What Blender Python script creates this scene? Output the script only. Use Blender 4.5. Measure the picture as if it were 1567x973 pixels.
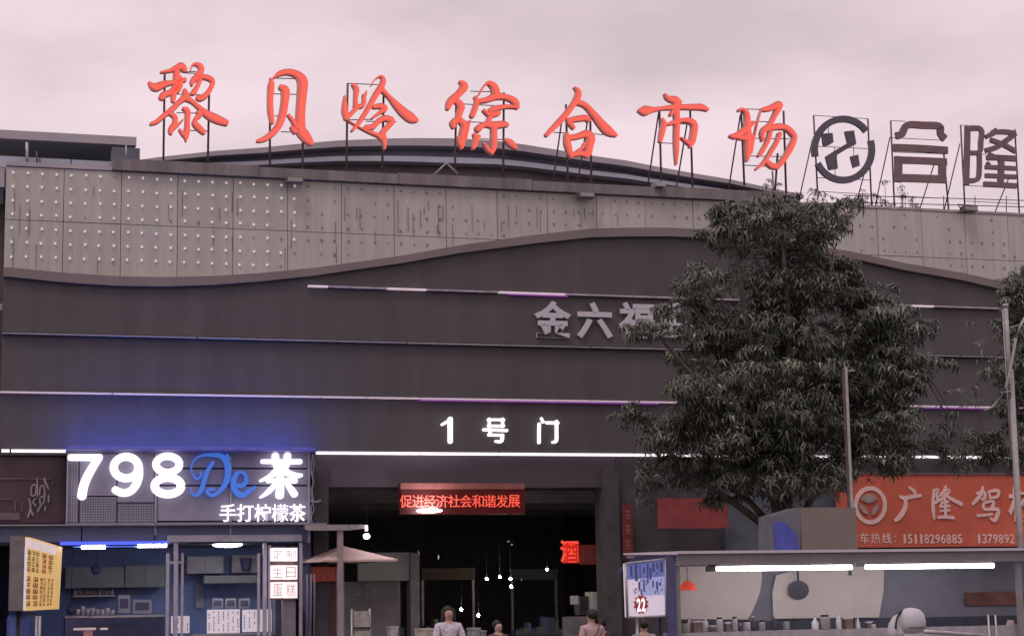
import bpy, math, random
from mathutils import Vector, Matrix
random.seed(7)
S = bpy.context.scene
for o in list(bpy.data.objects): bpy.data.objects.remove(o)
col = S.collection
R = math.radians

# ------------------------------------------------------------------ camera
FPX, YAW, PIT, ROL = 2853.0, 0.2948, 0.14895, 0.01646      # focal length in photo pixels (1567 wide), angles
CAM = Vector((0, -42, 1.9))
Fv = Vector((math.sin(YAW)*math.cos(PIT), math.cos(YAW)*math.cos(PIT), math.sin(PIT)))
R0 = Vector((math.cos(YAW), -math.sin(YAW), 0)); U0 = R0.cross(Fv)
Rv = R0*math.cos(ROL) - U0*math.sin(ROL); Uv = U0*math.cos(ROL) + R0*math.sin(ROL)
cd = bpy.data.cameras.new('camera'); cam = bpy.data.objects.new('camera', cd); col.objects.link(cam)
cd.sensor_width = 36; cd.lens = 36*FPX/1567; cd.clip_start = 0.1; cd.clip_end = 6000
cam.matrix_world = Matrix(((Rv.x, Uv.x, -Fv.x, CAM.x), (Rv.y, Uv.y, -Fv.y, CAM.y), (Rv.z, Uv.z, -Fv.z, CAM.z), (0, 0, 0, 1)))
S.camera = cam

def P(px, py, Y=0.0):
    """point of the vertical plane y=Y (parallel to the market front) seen at a photo pixel"""
    d = Fv + Rv*((px-783.5)/FPX) + Uv*((486.5-py)/FPX)
    return CAM + d*((Y-CAM.y)/d.y)

# ------------------------------------------------------------------ world, sun, exposure
W = bpy.data.worlds.new('World'); S.world = W; W.use_nodes = True
nt = W.node_tree; nt.nodes.clear()
SUN_EL, SUN_AZ = R(60), R(225)
sky = nt.nodes.new('ShaderNodeTexSky'); sky.sky_type = 'NISHITA'; sky.sun_disc = False
sky.sun_elevation = SUN_EL; sky.sun_rotation = SUN_AZ
b1 = nt.nodes.new('ShaderNodeBackground'); b1.inputs[1].default_value = 0.06
nt.links.new(sky.outputs[0], b1.inputs[0])
tc = nt.nodes.new('ShaderNodeTexCoord'); mp = nt.nodes.new('ShaderNodeMapping'); mp.inputs['Scale'].default_value = (5, 5, 13)
nz = nt.nodes.new('ShaderNodeTexNoise'); nz.inputs['Scale'].default_value = 1.0; nz.inputs['Detail'].default_value = 5; nz.inputs['Roughness'].default_value = .5
nt.links.new(tc.outputs['Generated'], mp.inputs[0]); nt.links.new(mp.outputs[0], nz.inputs[0])
rp = nt.nodes.new('ShaderNodeValToRGB')
rp.color_ramp.elements[0].position = .33; rp.color_ramp.elements[0].color = (.70, .572, .605, 1)
rp.color_ramp.elements[1].position = .66; rp.color_ramp.elements[1].color = (.98, .785, .84, 1)
nt.links.new(nz.outputs[0], rp.inputs[0])
b2 = nt.nodes.new('ShaderNodeBackground'); nt.links.new(rp.outputs[0], b2.inputs[0]); b2.inputs[1].default_value = 1
mx = nt.nodes.new('ShaderNodeMixShader'); mx.inputs[0].default_value = .92
nt.links.new(b1.outputs[0], mx.inputs[1]); nt.links.new(b2.outputs[0], mx.inputs[2])
wo = nt.nodes.new('ShaderNodeOutputWorld'); nt.links.new(mx.outputs[0], wo.inputs[0])
sd = bpy.data.lights.new('sun', 'SUN'); sd.energy = .95; sd.angle = R(20); sd.color = (1, .93, .88)
so = bpy.data.objects.new('sun', sd); col.objects.link(so)
sv = Vector((math.sin(SUN_AZ)*math.cos(SUN_EL), math.cos(SUN_AZ)*math.cos(SUN_EL), math.sin(SUN_EL)))
so.rotation_euler = sv.to_track_quat('Z', 'Y').to_euler(); so.location = (0, -60, 60)
S.view_settings.view_transform = 'Standard'; S.view_settings.look = 'None'
S.view_settings.exposure = 0; S.view_settings.gamma = 1; S.view_settings.use_curve_mapping = False
S.render.engine = 'CYCLES'
S.cycles.max_bounces = 6; S.cycles.sample_clamp_indirect = 4

# ------------------------------------------------------------------ materials
def s2l(c): return tuple(((x/255)/12.92 if x <= 10 else ((x/255+.055)/1.055)**2.4) for x in c)
MATS = {}
def mat(name, c, rough=.7, metal=0, var=.25, scale=3, streak=False, emit=None, es=1, bump=0, rand=0, spec=.3, alpha=1):
    if name in MATS: return MATS[name]
    m = bpy.data.materials.new(name); m.use_nodes = True; n = m.node_tree; b = n.nodes['Principled BSDF']
    b.inputs['Roughness'].default_value = rough; b.inputs['Metallic'].default_value = metal
    b.inputs['Specular IOR Level'].default_value = spec
    t = n.nodes.new('ShaderNodeTexCoord'); g = n.nodes.new('ShaderNodeMapping')
    g.inputs['Scale'].default_value = (scale*4, scale*4, scale*.25) if streak else (scale,)*3
    z = n.nodes.new('ShaderNodeTexNoise'); z.inputs['Scale'].default_value = 1; z.inputs['Detail'].default_value = 6
    z.inputs['Roughness'].default_value = .65
    n.links.new(t.outputs['Object'], g.inputs[0]); n.links.new(g.outputs[0], z.inputs[0])
    r = n.nodes.new('ShaderNodeValToRGB'); r.color_ramp.elements[0].position = .3; r.color_ramp.elements[1].position = .7
    r.color_ramp.elements[0].color = tuple(x*(1-var) for x in c)+(1,); r.color_ramp.elements[1].color = tuple(min(1, x*(1+var)) for x in c)+(1,)
    n.links.new(z.outputs[0], r.inputs[0]); out = r.outputs[0]
    if rand:
        oi = n.nodes.new('ShaderNodeObjectInfo'); mr = n.nodes.new('ShaderNodeMapRange')
        mr.inputs['To Min'].default_value = 1-rand; mr.inputs['To Max'].default_value = 1+rand
        n.links.new(oi.outputs['Random'], mr.inputs[0])
        vm = n.nodes.new('ShaderNodeVectorMath'); vm.operation = 'SCALE'
        n.links.new(out, vm.inputs[0]); n.links.new(mr.outputs[0], vm.inputs['Scale']); out = vm.outputs[0]
    n.links.new(out, b.inputs['Base Color'])
    if bump:
        bp = n.nodes.new('ShaderNodeBump'); bp.inputs['Strength'].default_value = bump; bp.inputs['Distance'].default_value = .02
        n.links.new(z.outputs[0], bp.inputs['Height']); n.links.new(bp.outputs[0], b.inputs['Normal'])
    if emit:
        b.inputs['Emission Color'].default_value = tuple(emit)+(1,); b.inputs['Emission Strength'].default_value = es
    MATS[name] = m; return m

PANEL = mat('pale_cladding', (.455, .432, .40), .55, 0, .12, 2.0, True, bump=.12, rand=.06)
FASC = mat('charcoal_cladding', (.080, .071, .078), .5, 0, .16, .5, True, bump=.05)
TRIM = mat('brown_grey_trim', (.20, .165, .165), .5, 0, .15, .6)
COPE = mat('weathered_coping', (.205, .18, .185), .7, 0, .3, .8, True)
ROOFL = mat('roof_edge_metal', (.40, .365, .40), .5, 0, .15, .5)
ROOFD = mat('dark_roof_sheet', (.24, .27, .34), .5, 0, .2, .5)
ROOFM = mat('mid_roof_sheet', (.42, .44, .52), .4, 0, .2, .5)
RUST = mat('rusty_steel', (.13, .085, .09), .7, 0, .4, 6)
GALV = mat('galvanised_steel', (.36, .34, .36), .4, .3, .25, 5)
POLE = mat('painted_pole', (.36, .34, .34), .5, 0, .2, 5)
DARK = mat('dark_wall', (.07, .062, .072), .8, 0, .3, 1)
BLK = mat('black_plastic', (.02, .02, .025), .5, 0, .3, 4)
NEONF = mat('neon_red_face', (.36, .12, .11), .5, 0, .1, 3, emit=(.44, .09, .075), es=.85)
NEONT = mat('neon_red_tube', (.5, .1, .08), .5, 0, .05, 3, emit=(.74, .092, .058), es=1.0)
NEONR = mat('letter_return', (.42, .24, .24), .5, 0, .2, 3, emit=(.25, .06, .05), es=.3)  # faint red emission stands in for neon light falling on the letter sides
LOGOG = mat('grey_letter', (.115, .105, .135), .5, 0, .2, 3)
LOGOR = mat('dull_red_letter', (.20, .125, .14), .5, 0, .2, 3)
WHT = mat('white_lit_letter', (.8, .8, .8), .4, 0, .02, 3, emit=(1, .93, 1.0), es=1.0)
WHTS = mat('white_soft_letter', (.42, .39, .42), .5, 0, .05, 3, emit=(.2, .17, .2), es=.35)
LED = mat('white_led', (.8, .8, .8), .4, 0, .02, 3, emit=(1, .86, .95), es=1.1)
LEDDIM = mat('unlit_led', (.42, .37, .42), .3, 0, .35, 6)
LEDBLUE = mat('blue_led', (.1, .1, .5), .4, 0, .02, 3, emit=(.02, .13, .95), es=80)
LEDBLUE2 = mat('blue_led_soft', (.1, .1, .5), .4, 0, .02, 3, emit=(.05, .09, .75), es=1.3)
LEDPUR = mat('purple_led', (.3, .1, .4), .4, 0, .02, 3, emit=(.6, .12, .8), es=.22)
TUBE = mat('fluorescent_tube', (.9, .9, .9), .4, 0, .02, 3, emit=(1, .92, 1), es=16)
LAMP = mat('lamp_glass', (.9, .9, .9), .4, 0, .02, 3, emit=(1, .93, .95), es=26)
BULB = mat('led_dot', (.7, .65, .7), .3, 0, .02, 3, emit=(1, .82, .9), es=.35)
HOLE = mat('dead_led_hole', (.235, .215, .21), .6, 0, .2, 3)
LEAF = mat('leaf', (.084, .094, .066), .38, 0, .6, .9, spec=.6)
BARK = mat('bark', (.09, .075, .065), .9, 0, .4, 8, bump=.5)
GRND = mat('asphalt', (.05, .05, .052), .9, 0, .3, 2, bump=.3)
PAVE = mat('paving_concrete', (.16, .15, .15), .85, 0, .25, 2)

# ------------------------------------------------------------------ mesh helpers
ROOTLOC = {}
class MB:
    def __init__(s): s.v = []; s.f = []; s.sm = []
    def add(s, v, f, sm=False):
        k = len(s.v); s.v += [tuple(x) for x in v]; s.f += [tuple(i+k for i in q) for q in f]; s.sm += [sm]*len(f); return s
    def box(s, x0, x1, y0, y1, z0, z1):
        x0, x1 = sorted((x0, x1)); y0, y1 = sorted((y0, y1)); z0, z1 = sorted((z0, z1))
        return s.add([(x0,y0,z0),(x1,y0,z0),(x1,y1,z0),(x0,y1,z0),(x0,y0,z1),(x1,y0,z1),(x1,y1,z1),(x0,y1,z1)],
                     [(0,3,2,1),(4,5,6,7),(0,1,5,4),(1,2,6,5),(2,3,7,6),(3,0,4,7)])
    def pbox(s, a, b, c, d, Y, dep=.05):
        """box whose front face lies on y=Y, seen between photo columns a..c and rows b..d"""
        xc, yc = (a+c)/2, (b+d)/2
        return s.box(P(a, yc, Y).x, P(c, yc, Y).x, Y, Y+dep, P(xc, d, Y).z, P(xc, b, Y).z)
    def prism(s, poly, y0, y1):            # poly: list of (x,z), counter-clockwise seen from the front
        n = len(poly); ar = sum(poly[i][0]*poly[(i+1)%n][1]-poly[(i+1)%n][0]*poly[i][1] for i in range(n))
        if ar < 0: poly = poly[::-1]
        v = [(x, y0, z) for x, z in poly]+[(x, y1, z) for x, z in poly]
        return s.add(v, [tuple(range(n)), tuple(range(2*n-1, n-1, -1))]+[(i, i+n, (i+1)%n+n, (i+1)%n) for i in range(n)])
    def tube(s, pts, r, n=8, cap=True):
        pts = [Vector(p) for p in pts]; rs = r if isinstance(r, (list, tuple)) else [r]*len(pts); v = []; f = []
        for i, p in enumerate(pts):
            t = (pts[min(i+1, len(pts)-1)]-pts[max(i-1, 0)]).normalized()
            a = t.cross(Vector((0, 0, 1)) if abs(t.z) < .9 else Vector((1, 0, 0))).normalized(); b = t.cross(a)
            for k in range(n):
                w = 2*math.pi*k/n; v.append(p+(a*math.cos(w)+b*math.sin(w))*rs[i])
        for i in range(len(pts)-1):
            for k in range(n): f.append((i*n+k, i*n+(k+1)%n, (i+1)*n+(k+1)%n, (i+1)*n+k))
        if cap: f += [tuple(range(n-1, -1, -1)), tuple(range((len(pts)-1)*n, len(pts)*n))]
        return s.add(v, f, True)
    def lathe(s, c, prof, n=12):           # prof: (radius, z)
        v = []; f = []
        for r, z in prof:
            for k in range(n): w = 2*math.pi*k/n; v.append((c[0]+r*math.cos(w), c[1]+r*math.sin(w), c[2]+z))
        for i in range(len(prof)-1):
            for k in range(n): f.append((i*n+k, i*n+(k+1)%n, (i+1)*n+(k+1)%n, (i+1)*n+k))
        f += [tuple(range(n-1, -1, -1)), tuple(range((len(prof)-1)*n, len(prof)*n))]
        return s.add(v, f, True)
    def ball(s, c, rx, ry, rz, n=12, m=7):
        prof = [(math.sin(math.pi*(i+.02)/(m+.04)), -math.cos(math.pi*(i+.02)/(m+.04))) for i in range(m+1)]
        v = []; f = []
        for r, z in prof:
            for k in range(n): w = 2*math.pi*k/n; v.append((c[0]+rx*r*math.cos(w), c[1]+ry*r*math.sin(w), c[2]+rz*z))
        for i in range(m):
            for k in range(n): f.append((i*n+k, i*n+(k+1)%n, (i+1)*n+(k+1)%n, (i+1)*n+k))
        f += [tuple(range(n-1, -1, -1)), tuple(range(m*n, (m+1)*n))]
        return s.add(v, f, True)
    def ribbon(s, pts, y0, y1, cap=.8):
        """brush stroke: (x, z, width) in metres, swept flat in the plane, with returns back to y1"""
        q = []
        for i in range(len(pts)-1):                       # Catmull-Rom
            a, b, c, d = pts[max(i-1, 0)], pts[i], pts[i+1], pts[min(i+2, len(pts)-1)]
            for k in range(4):
                t = k/4
                q.append(tuple(.5*((2*b[j])+(c[j]-a[j])*t+(2*a[j]-5*b[j]+4*c[j]-d[j])*t*t+(3*b[j]-a[j]-3*c[j]+d[j])*t**3) for j in range(3)))
        q.append(pts[-1]); n = len(q); L = []; Rr = []
        for i in range(n):
            a, b = q[max(i-1, 0)], q[min(i+1, n-1)]; dx, dz = b[0]-a[0], b[1]-a[1]; l = math.hypot(dx, dz) or 1
            w = max(q[i][2], .004)/2; nx, nz_ = -dz/l*w, dx/l*w
            L.append((q[i][0]+nx, q[i][1]+nz_)); Rr.append((q[i][0]-nx, q[i][1]-nz_))
        def ndir(a, b):
            l = math.hypot(b[0]-a[0], b[1]-a[1]) or 1; return ((b[0]-a[0])/l, (b[1]-a[1])/l)
        v = []; f = []
        for i in range(n): v += [(L[i][0], y0, L[i][1]), (Rr[i][0], y0, Rr[i][1])]
        for i in range(n): v += [(L[i][0], y1, L[i][1]), (Rr[i][0], y1, Rr[i][1])]
        k = 2*n
        for i in range(n-1):
            f.append((2*i, 2*i+1, 2*i+3, 2*i+2))
            f.append((k+2*i, k+2*i+2, k+2*i+3, k+2*i+1))
            f.append((2*i, 2*i+2, k+2*i+2, k+2*i)); f.append((2*i+1, k+2*i+1, k+2*i+3, 2*i+3))
        for i, j_ in ((0, min(1, n-1)), (n-1, max(n-2, 0))):        # rounded ends
            if abs(q[0][0]-q[-1][0])+abs(q[0][1]-q[-1][1]) < 1e-4: break
            d_ = ndir(q[j_], q[i]); w = max(q[i][2], .004)/2; la, ra = (L[i], Rr[i])
            nx, nz_ = la[0]-q[i][0], la[1]-q[i][1]; k0 = len(v); K = 4
            arc_ = [(q[i][0]+nx*math.cos(math.pi*t/(K+1))+d_[0]*w*cap*math.sin(math.pi*t/(K+1)), q[i][1]+nz_*math.cos(math.pi*t/(K+1))+d_[1]*w*cap*math.sin(math.pi*t/(K+1))) for t in range(1, K+1)]
            for p in arc_: v += [(p[0], y0, p[1]), (p[0], y1, p[1])]
            fr = [2*i]+[k0+2*t for t in range(K)]+[2*i+1]; bk = [k+2*i]+[k0+2*t+1 for t in range(K)]+[k+2*i+1]
            f.append(tuple(fr)); f.append(tuple(bk[::-1]))
            for t in range(K+1): f.append((fr[t], bk[t], bk[t+1], fr[t+1]))
        return s.add(v, f)
    def build(s, name, m, parent=None, label=None, cat=None, group=None, kind=None, base=None, smooth=None):
        me = bpy.data.meshes.new(name)
        if parent is not None:
            loc = ROOTLOC[parent.name]
        elif base is not None: loc = Vector(base)
        elif kind: loc = Vector((0, 0, 0))
        else:
            xs = [p[0] for p in s.v]; ys = [p[1] for p in s.v]; zs = [p[2] for p in s.v]
            loc = Vector(((min(xs)+max(xs))/2, (min(ys)+max(ys))/2, min(zs)))
        me.from_pydata([(p[0]-loc.x, p[1]-loc.y, p[2]-loc.z) for p in s.v], [], s.f)
        me.polygons.foreach_set('use_smooth', s.sm)
        ms = m if isinstance(m, (list, tuple)) else [m]
        for k in ms: me.materials.append(k)
        o = bpy.data.objects.new(name, me); col.objects.link(o)
        if parent is None: o.location = loc
        else: o.parent = parent
        ROOTLOC[o.name] = loc
        tag(o, label, cat, group, kind); return o
def tag(o, label=None, cat=None, group=None, kind=None):
    if label: o['label'] = label
    if cat: o['category'] = cat
    if group: o['group'] = group
    if kind: o['kind'] = kind
def thing(name, label, cat, loc, group=None):
    o = bpy.data.objects.new(name, None); col.objects.link(o); o.location = loc; o.empty_display_size = .2
    ROOTLOC[o.name] = Vector(loc); tag(o, label, cat, group); return o

def text_mesh(txt, x0, x1, z0, z1, y, ext=.03, off=0, shear=0, fit=True, spacing=1):
    """a word as an MB of solid letters, fitted to a rectangle of the plane y"""
    cu = bpy.data.curves.new('t', 'FONT'); cu.body = txt; cu.size = 1; cu.offset = off; cu.shear = shear; cu.resolution_u = 3
    cu.space_character = spacing; cu.extrude = .01
    ob = bpy.data.objects.new('t', cu); col.objects.link(ob)
    dg = bpy.context.evaluated_depsgraph_get(); me = bpy.data.meshes.new_from_object(ob.evaluated_get(dg))
    vs = [v.co.copy() for v in me.vertices]; fs = [tuple(p.vertices) for p in me.polygons]
    bpy.data.objects.remove(ob); bpy.data.curves.remove(cu); bpy.data.meshes.remove(me)
    ax, bx = min(v.x for v in vs), max(v.x for v in vs); ay, by = min(v.y for v in vs), max(v.y for v in vs)
    mb = MB()
    out = [(x0+(v.x-ax)/(bx-ax)*(x1-x0), y - (ext if v.z > 0 else 0), z0+(v.y-ay)/(by-ay)*(z1-z0)) for v in vs]
    mb.add(out, fs); return mb
def ptext(txt, a, b, c, d, Y, **k):
    xc, yc = (a+c)/2, (b+d)/2
    return text_mesh(txt, P(a, yc, Y).x, P(c, yc, Y).x, P(xc, d, Y).z, P(xc, b, Y).z, Y, **k)

# ================================================================== GROUND
MB().add([(-3000,-3000,-.15),(3000,-3000,-.15),(3000,3000,-.15),(-3000,3000,-.15)], [(0,1,2,3)]).build('ground', GRND, kind='structure')
MB().add([(-200,-48,-.146),(200,-48,-.146),(200,-22,-.146),(-200,-22,-.146)], [(0,1,2,3)]).build('road', GRND, kind='structure')
m = MB()
for i in range(-20, 30): m.add([(i*6,-34.9,-.142),(i*6+2.5,-34.9,-.142),(i*6+2.5,-34.75,-.142),(i*6,-34.75,-.142)], [(0,1,2,3)])
m.build('lane_marking', mat('road_paint', (.6,.6,.58), .7), kind='structure')
MB().box(-200, 200, -22, -21.85, -.14, 0).build('kerb', mat('kerb_stone', (.3,.29,.28), .8), kind='structure')
MB().box(-200, 200, -21.85, 40, -.14, 0).build('pavement', PAVE, kind='structure')

# ================================================================== MARKET BUILDING
XL, XR = P(8, 300).x, P(1700, 400).x
ZT = P(700, 289).z                       # top of the pale panels (under the coping)
market = thing('market_building', 'long market hall front with pale studded panels over charcoal fascia bands and arched roof', 'building', (XL, 0, 0))
wave_px = [(8,410),(100,419),(180,424),(250,425.5),(330,423.5),(400,419),(480,411),(560,400),(610,393),(700,377),(815,361),(900,351.5),(960,350),(1020,350),(1060,352),(1150,363),(1230,374),(1307,388),(1380,404),(1470,419),(1532,433),(1600,449),(1700,475)]
wave = [(P(a, b).x, P(a, b).z) for a, b in wave_px]
def wz(x):
    if x <= wave[0][0]: return wave[0][1]
    for (a, b), (c, d) in zip(wave, wave[1:]):
        if x <= c: t = (x-a)/(c-a); return b+(d-b)*t
    return wave[-1][1]
# pale square panels, clipped along the bottom by the wave
PW = 1.262; g = .007
ZM = P(430, 354).z
x = P(8, 300).x; k = 0
edges = []
while x < XR: edges.append(x); x += PW
for x0, x1 in zip(edges, edges[1:]):
    for zt, zb in ((ZT, ZM), (ZM, ZM-1.3)):
        xs = [x0+g+(x1-x0-2*g)*i/6 for i in range(7)]
        bot = [(q, max(zb+g, wz(q))) for q in xs]
        if min(b for _, b in bot) > zt-.06: continue
        bot = [(q, min(b, zt-g-.001)) for q, b in bot]
        prot = random.uniform(0, .012)
        MB().prism(bot+[(xs[-1], zt-g), (xs[0], zt-g)], -.06-prot, .02).build('facade_panel', PANEL, market)
# backing wall behind the joints and down the whole front
MB().box(XL+.02, XR, .03, .3, P(700, 700).z, ZT-.01).build('backing_wall', mat('joint_dark', (.07,.065,.065), .9), market)
# LED studs on the pale panels: lit at the left, dead further right
lit, dead, hole = MB(), MB(), MB()
for ix, x0 in enumerate(edges[:-1]):
    for i in range(4):
        xx = x0+PW*(i+.5)/4
        for j in range(9):
            zz = ZT-.14-j*PW/4
            if zz < wz(xx)+.1: continue
            xn = (xx-XL)/(XR-XL)
            jx, jz = random.uniform(-.012,.012), random.uniform(-.012,.012)
            if xn < .235 and random.random() < (.94 if xn < .2 else .8):
                lit.lathe((xx+jx, 0, zz+jz), [(.0, 0)], 3) if False else lit.box(xx+jx-.021, xx+jx+.021, -.10, -.055, zz+jz-.023, zz+jz+.023)
            elif random.random() < (.80 if xn < .62 else .5):
                r_ = random.uniform(.012, .024); dead.box(xx+jx-r_, xx+jx+r_, -.084, -.05, zz+jz-r_*1.2, zz+jz+r_*1.2)
for _ in range(45):   # vertical run-off scars
    xx = random.uniform(XL+.1, XL+15); zz = random.uniform(wz(xx)+.4, ZT-.3); l = random.uniform(.15, .8)
    w_ = random.uniform(.003, .007); z1 = max(wz(xx)+.05, zz-l); hole.box(xx-w_, xx+w_, -.0805, -.05, z1, zz)
lit.build('lit_led_studs', BULB, market, kind='stuff'); dead.build('dead_led_studs', HOLE, market, kind='stuff')
hole.build('runoff_scars', HOLE, market, kind='stuff')
# wave trim
xs = [XL+(XR-XL)*i/160 for i in range(161)]
tw = lambda q: .20+.02*math.sin(q*.5)
for k in range(8):
    seg = xs[k*20:k*20+21]
    MB().prism([(q, wz(q)-.005) for q in seg]+[(q, wz(q)-tw(q)) for q in seg[::-1]], -.16, .02).build('wave_trim', TRIM, market)
# fascia bands (each leans out a little toward its light strip)
ZS = [P(1000, 456).z, P(500, 522.6).z, P(960, 615).z, P(960, 696).z]
FX0 = P(2, 560).x
def tier(x0, x1, ztf, zb, yt, yb, name='fascia_band'):
    n = 40; v = []; f = []
    for i in range(n+1):
        q = x0+(x1-x0)*i/n; t = ztf(q)
        v += [(q, yt, t), (q, yb, zb), (q, .02, t), (q, .02, zb)]
    for i in range(n):
        a = 4*i; b = a+4; f += [(a, a+1, b+1, b), (a+1, a+3, b+3, b+1), (a, b, b+2, a+2)]
    f += [(0, 2, 3, 1), (4*n, 4*n+1, 4*n+3, 4*n+2)]
    return MB().add(v, f).build(name, FASC, market)
xs1 = P(470, 438).x
zt0 = wz(xs1)-.19; ym = -.02-.11*(zt0-ZS[0])/(zt0-ZS[1]-.03)
tier(xs1, XR, lambda q: wz(q)-.19, ZS[0]+.0, -.02, ym)
tier(FX0, xs1-.002, lambda q: wz(q)-.19, ZS[1]+.03, -.02, -.13)
tier(xs1, XR, lambda q: ZS[0]-.001, ZS[1]+.03, ym, -.13)
tier(FX0, XR, lambda q: ZS[1]-.03, ZS[2]+.03, -.02, -.13)
tier(FX0, XR, lambda q: ZS[2]-.03, ZS[3]+.03, -.02, -.13)
def strip(a, b, zi, m, h=.03, y=-.17, name='light_strip'):
    z = ZS[zi]; py = 560
    x0, x1 = P(a, [456,535,610,696][zi]).x, P(b, [456,535,610,696][zi]).x
    return MB().box(x0, x1, y, -.02, z-h, z+h*.6).build(name, m, market)
for a, b, on in ((470,500,1),(501,590,0),(591,650,1),(651,760,0),(761,830,1),(831,862,1),(863,1100,0),(1101,1390,0),(1391,1424,1),(1425,1542,0)):
    strip(a, b, 0, mat('half_lit_led', (.5,.45,.5), .3, 0, .3, 6, emit=(.8,.6,.65), es=.5) if on else LEDDIM, .022)
for a, b in ((2,300),(302,620),(622,900),(902,1300),(1302,1463),(1465,1500),(1502,1700)): strip(a, b, 1, mat('unlit_led_dark', (.30,.28,.32), .3, 0, .3, 6), .018)
for a, b in ((0,170),(172,490),(492,560),(562,640),(642,760),(762,830),(832,900),(902,965),(968,1210),(1212,1418),(1420,1455),(1457,1480),(1482,1700)):
    strip(a, b, 2, mat('faint_led', (.45,.4,.45), .3, 0, .3, 6, emit=(.8,.6,.7), es=.35), .02)
for a, b in ((2,14),(17,100),(483,502),(504,640),(642,712),(714,734),(736,760),(763,830),(832,942),(944,967),(970,1090),(1093,1250),(1253,1300),(1303,1400),(1403,1440),(1443,1462),(1464,1520),(1523,1545),(1548,1700)):
    strip(a, b, 3, LED, .034)
for a, b, zi in ((780,870,0),(640,960,2),(960,1005,2),(1410,1500,2)):   # purple bars tucked behind the strips, washing the band below
    z = ZS[zi]; MB().box(P(a, 600).x, P(b, 600).x, -.145, -.05, z-.055, z-.036).build('purple_light_bar', LEDPUR, market)
# coping beam
CX0, CX1 = P(172, 262).x, P(1195, 300).x
zc1 = P(700, 272).z
for k in range(5):
    a = CX0+(CX1-CX0)*k/5; b = CX0+(CX1-CX0)*(k+1)/5
    MB().box(a, b-.015, -.20, 1.0, ZT+.012, zc1-(.03 if k % 2 else 0)).build('coping_beam', COPE, market)
MB().box(XL, CX0-.01, -.10, .6, ZT+.01, P(90, 252).z).build('parapet_cap', ROOFL, market)
MB().box(CX1+.01, XR, -.085, .4, ZT+.006, ZT+.07).build('parapet_cap', mat('cap_pale', (.36,.34,.33), .6), market)
MB().box(XL, XR, .7, 25, ZT-.9, ZT-.5).build('flat_roof', DARK, market)
# arched roof behind the parapet
arc = [(205,246),(239,241),(330,231),(400,226),(460,220),(520,215),(600,212),(640,211.5),(700,212),(760,216),(800,221),(850,229),(900,237.5),(960,246),(1000,254),(1060,265),(1120,275),(1170,286),(1230,298)]
YR = 5.0
def fac(px): return max(.45, 1-abs(px-690)/900)
def arcpt(px, py, off, Y): p = P(px, py+off*fac(px), Y); return (p.x, p.z)
def band(o0, o1, y0, y1, name, m):
    top = [arcpt(a, b, o0, YR) for a, b in arc]; bot = [arcpt(a, b, o1, YR) for a, b in arc]
    n = len(arc); v = []; f = []
    for i in range(n): v += [(top[i][0], y0, top[i][1]), (bot[i][0], y0, bot[i][1]), (top[i][0], y1, top[i][1]), (bot[i][0], y1, bot[i][1])]
    for i in range(n-1):
        a = 4*i; b = a+4; f += [(a, a+1, b+1, b), (a+2, b+2, b+3, a+3), (a, b, b+2, a+2), (a+1, a+3, b+3, b+1)]
    f += [(0, 2, 3, 1), (4*n-4, 4*n-3, 4*n-1, 4*n-2)]
    MB().add(v, f).build(name, m, market)
band(0, 12, YR, YR+18, 'arched_roof', ROOFL)
band(12.5, 28, YR+.5, YR+.7, 'arch_gable_sheet', ROOFD)
band(28, 37, YR+.1, YR+.5, 'arch_gutter', ROOFM)
band(37, 90, YR+.6, YR+.8, 'arch_gable_sheet', mat('gable_brown', (.24,.225,.23), .7, 0, .2, .6))
# side roof over the left end
YS = 3.0
m = MB(); a = P(-60, 204, YS).x; b = P(209, 204, YS).x; z1 = P(100, 204, YS).z; z0 = P(100, 217, YS).z
m.box(a, b, YS, YS+.25, z0, z1); m.build('side_roof_fascia', ROOFL, market)
m = MB(); m.add([(a,YS+.25,z1-.01),(b-.02,YS+.25,z1-.01),(b+.3,YS+6,z1-.01),(a,YS+6,z1-.01),(a,YS+.25,z0+.03),(b-.02,YS+.25,z0+.03),(b+.3,YS+6,z0-.35),(a,YS+6,z0-.35)],
      [(0,1,2,3),(4,7,6,5),(0,4,5,1),(1,5,6,2),(2,6,7,3),(3,7,4,0)]); m.build('side_roof', mat('side_roof_sheet', (.30,.36,.42), .5, 0, .15, .5), market)
for a, b, c, d, Y, mm in ((-40,239,60,256,2.2,ROOFM),(62,243,108,256,2.2,ROOFM),(110,246,172,258,2.2,ROOFM),(172,226,214,252,2.0,mat('duct_blue', (.14,.155,.20), .5))):
    MB().pbox(a, b, c, d, Y, .5).build('roof_upstand', mm, market)
MB().tube([P(41,218,2.0), P(42,256,2.0)], .035).build('roof_post', GALV, market)
MB().tube([P(56,232,2.1), P(57,256,2.1)], .02).build('roof_post', RUST, market)
m = MB()
for a, b in (((193,222),(193,250)),((193,250),(240,256))): m.tube([P(*a, 1.2), P(*b, 1.2)], .02, 5)
m.build('roof_pipe', GALV, market)
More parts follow.
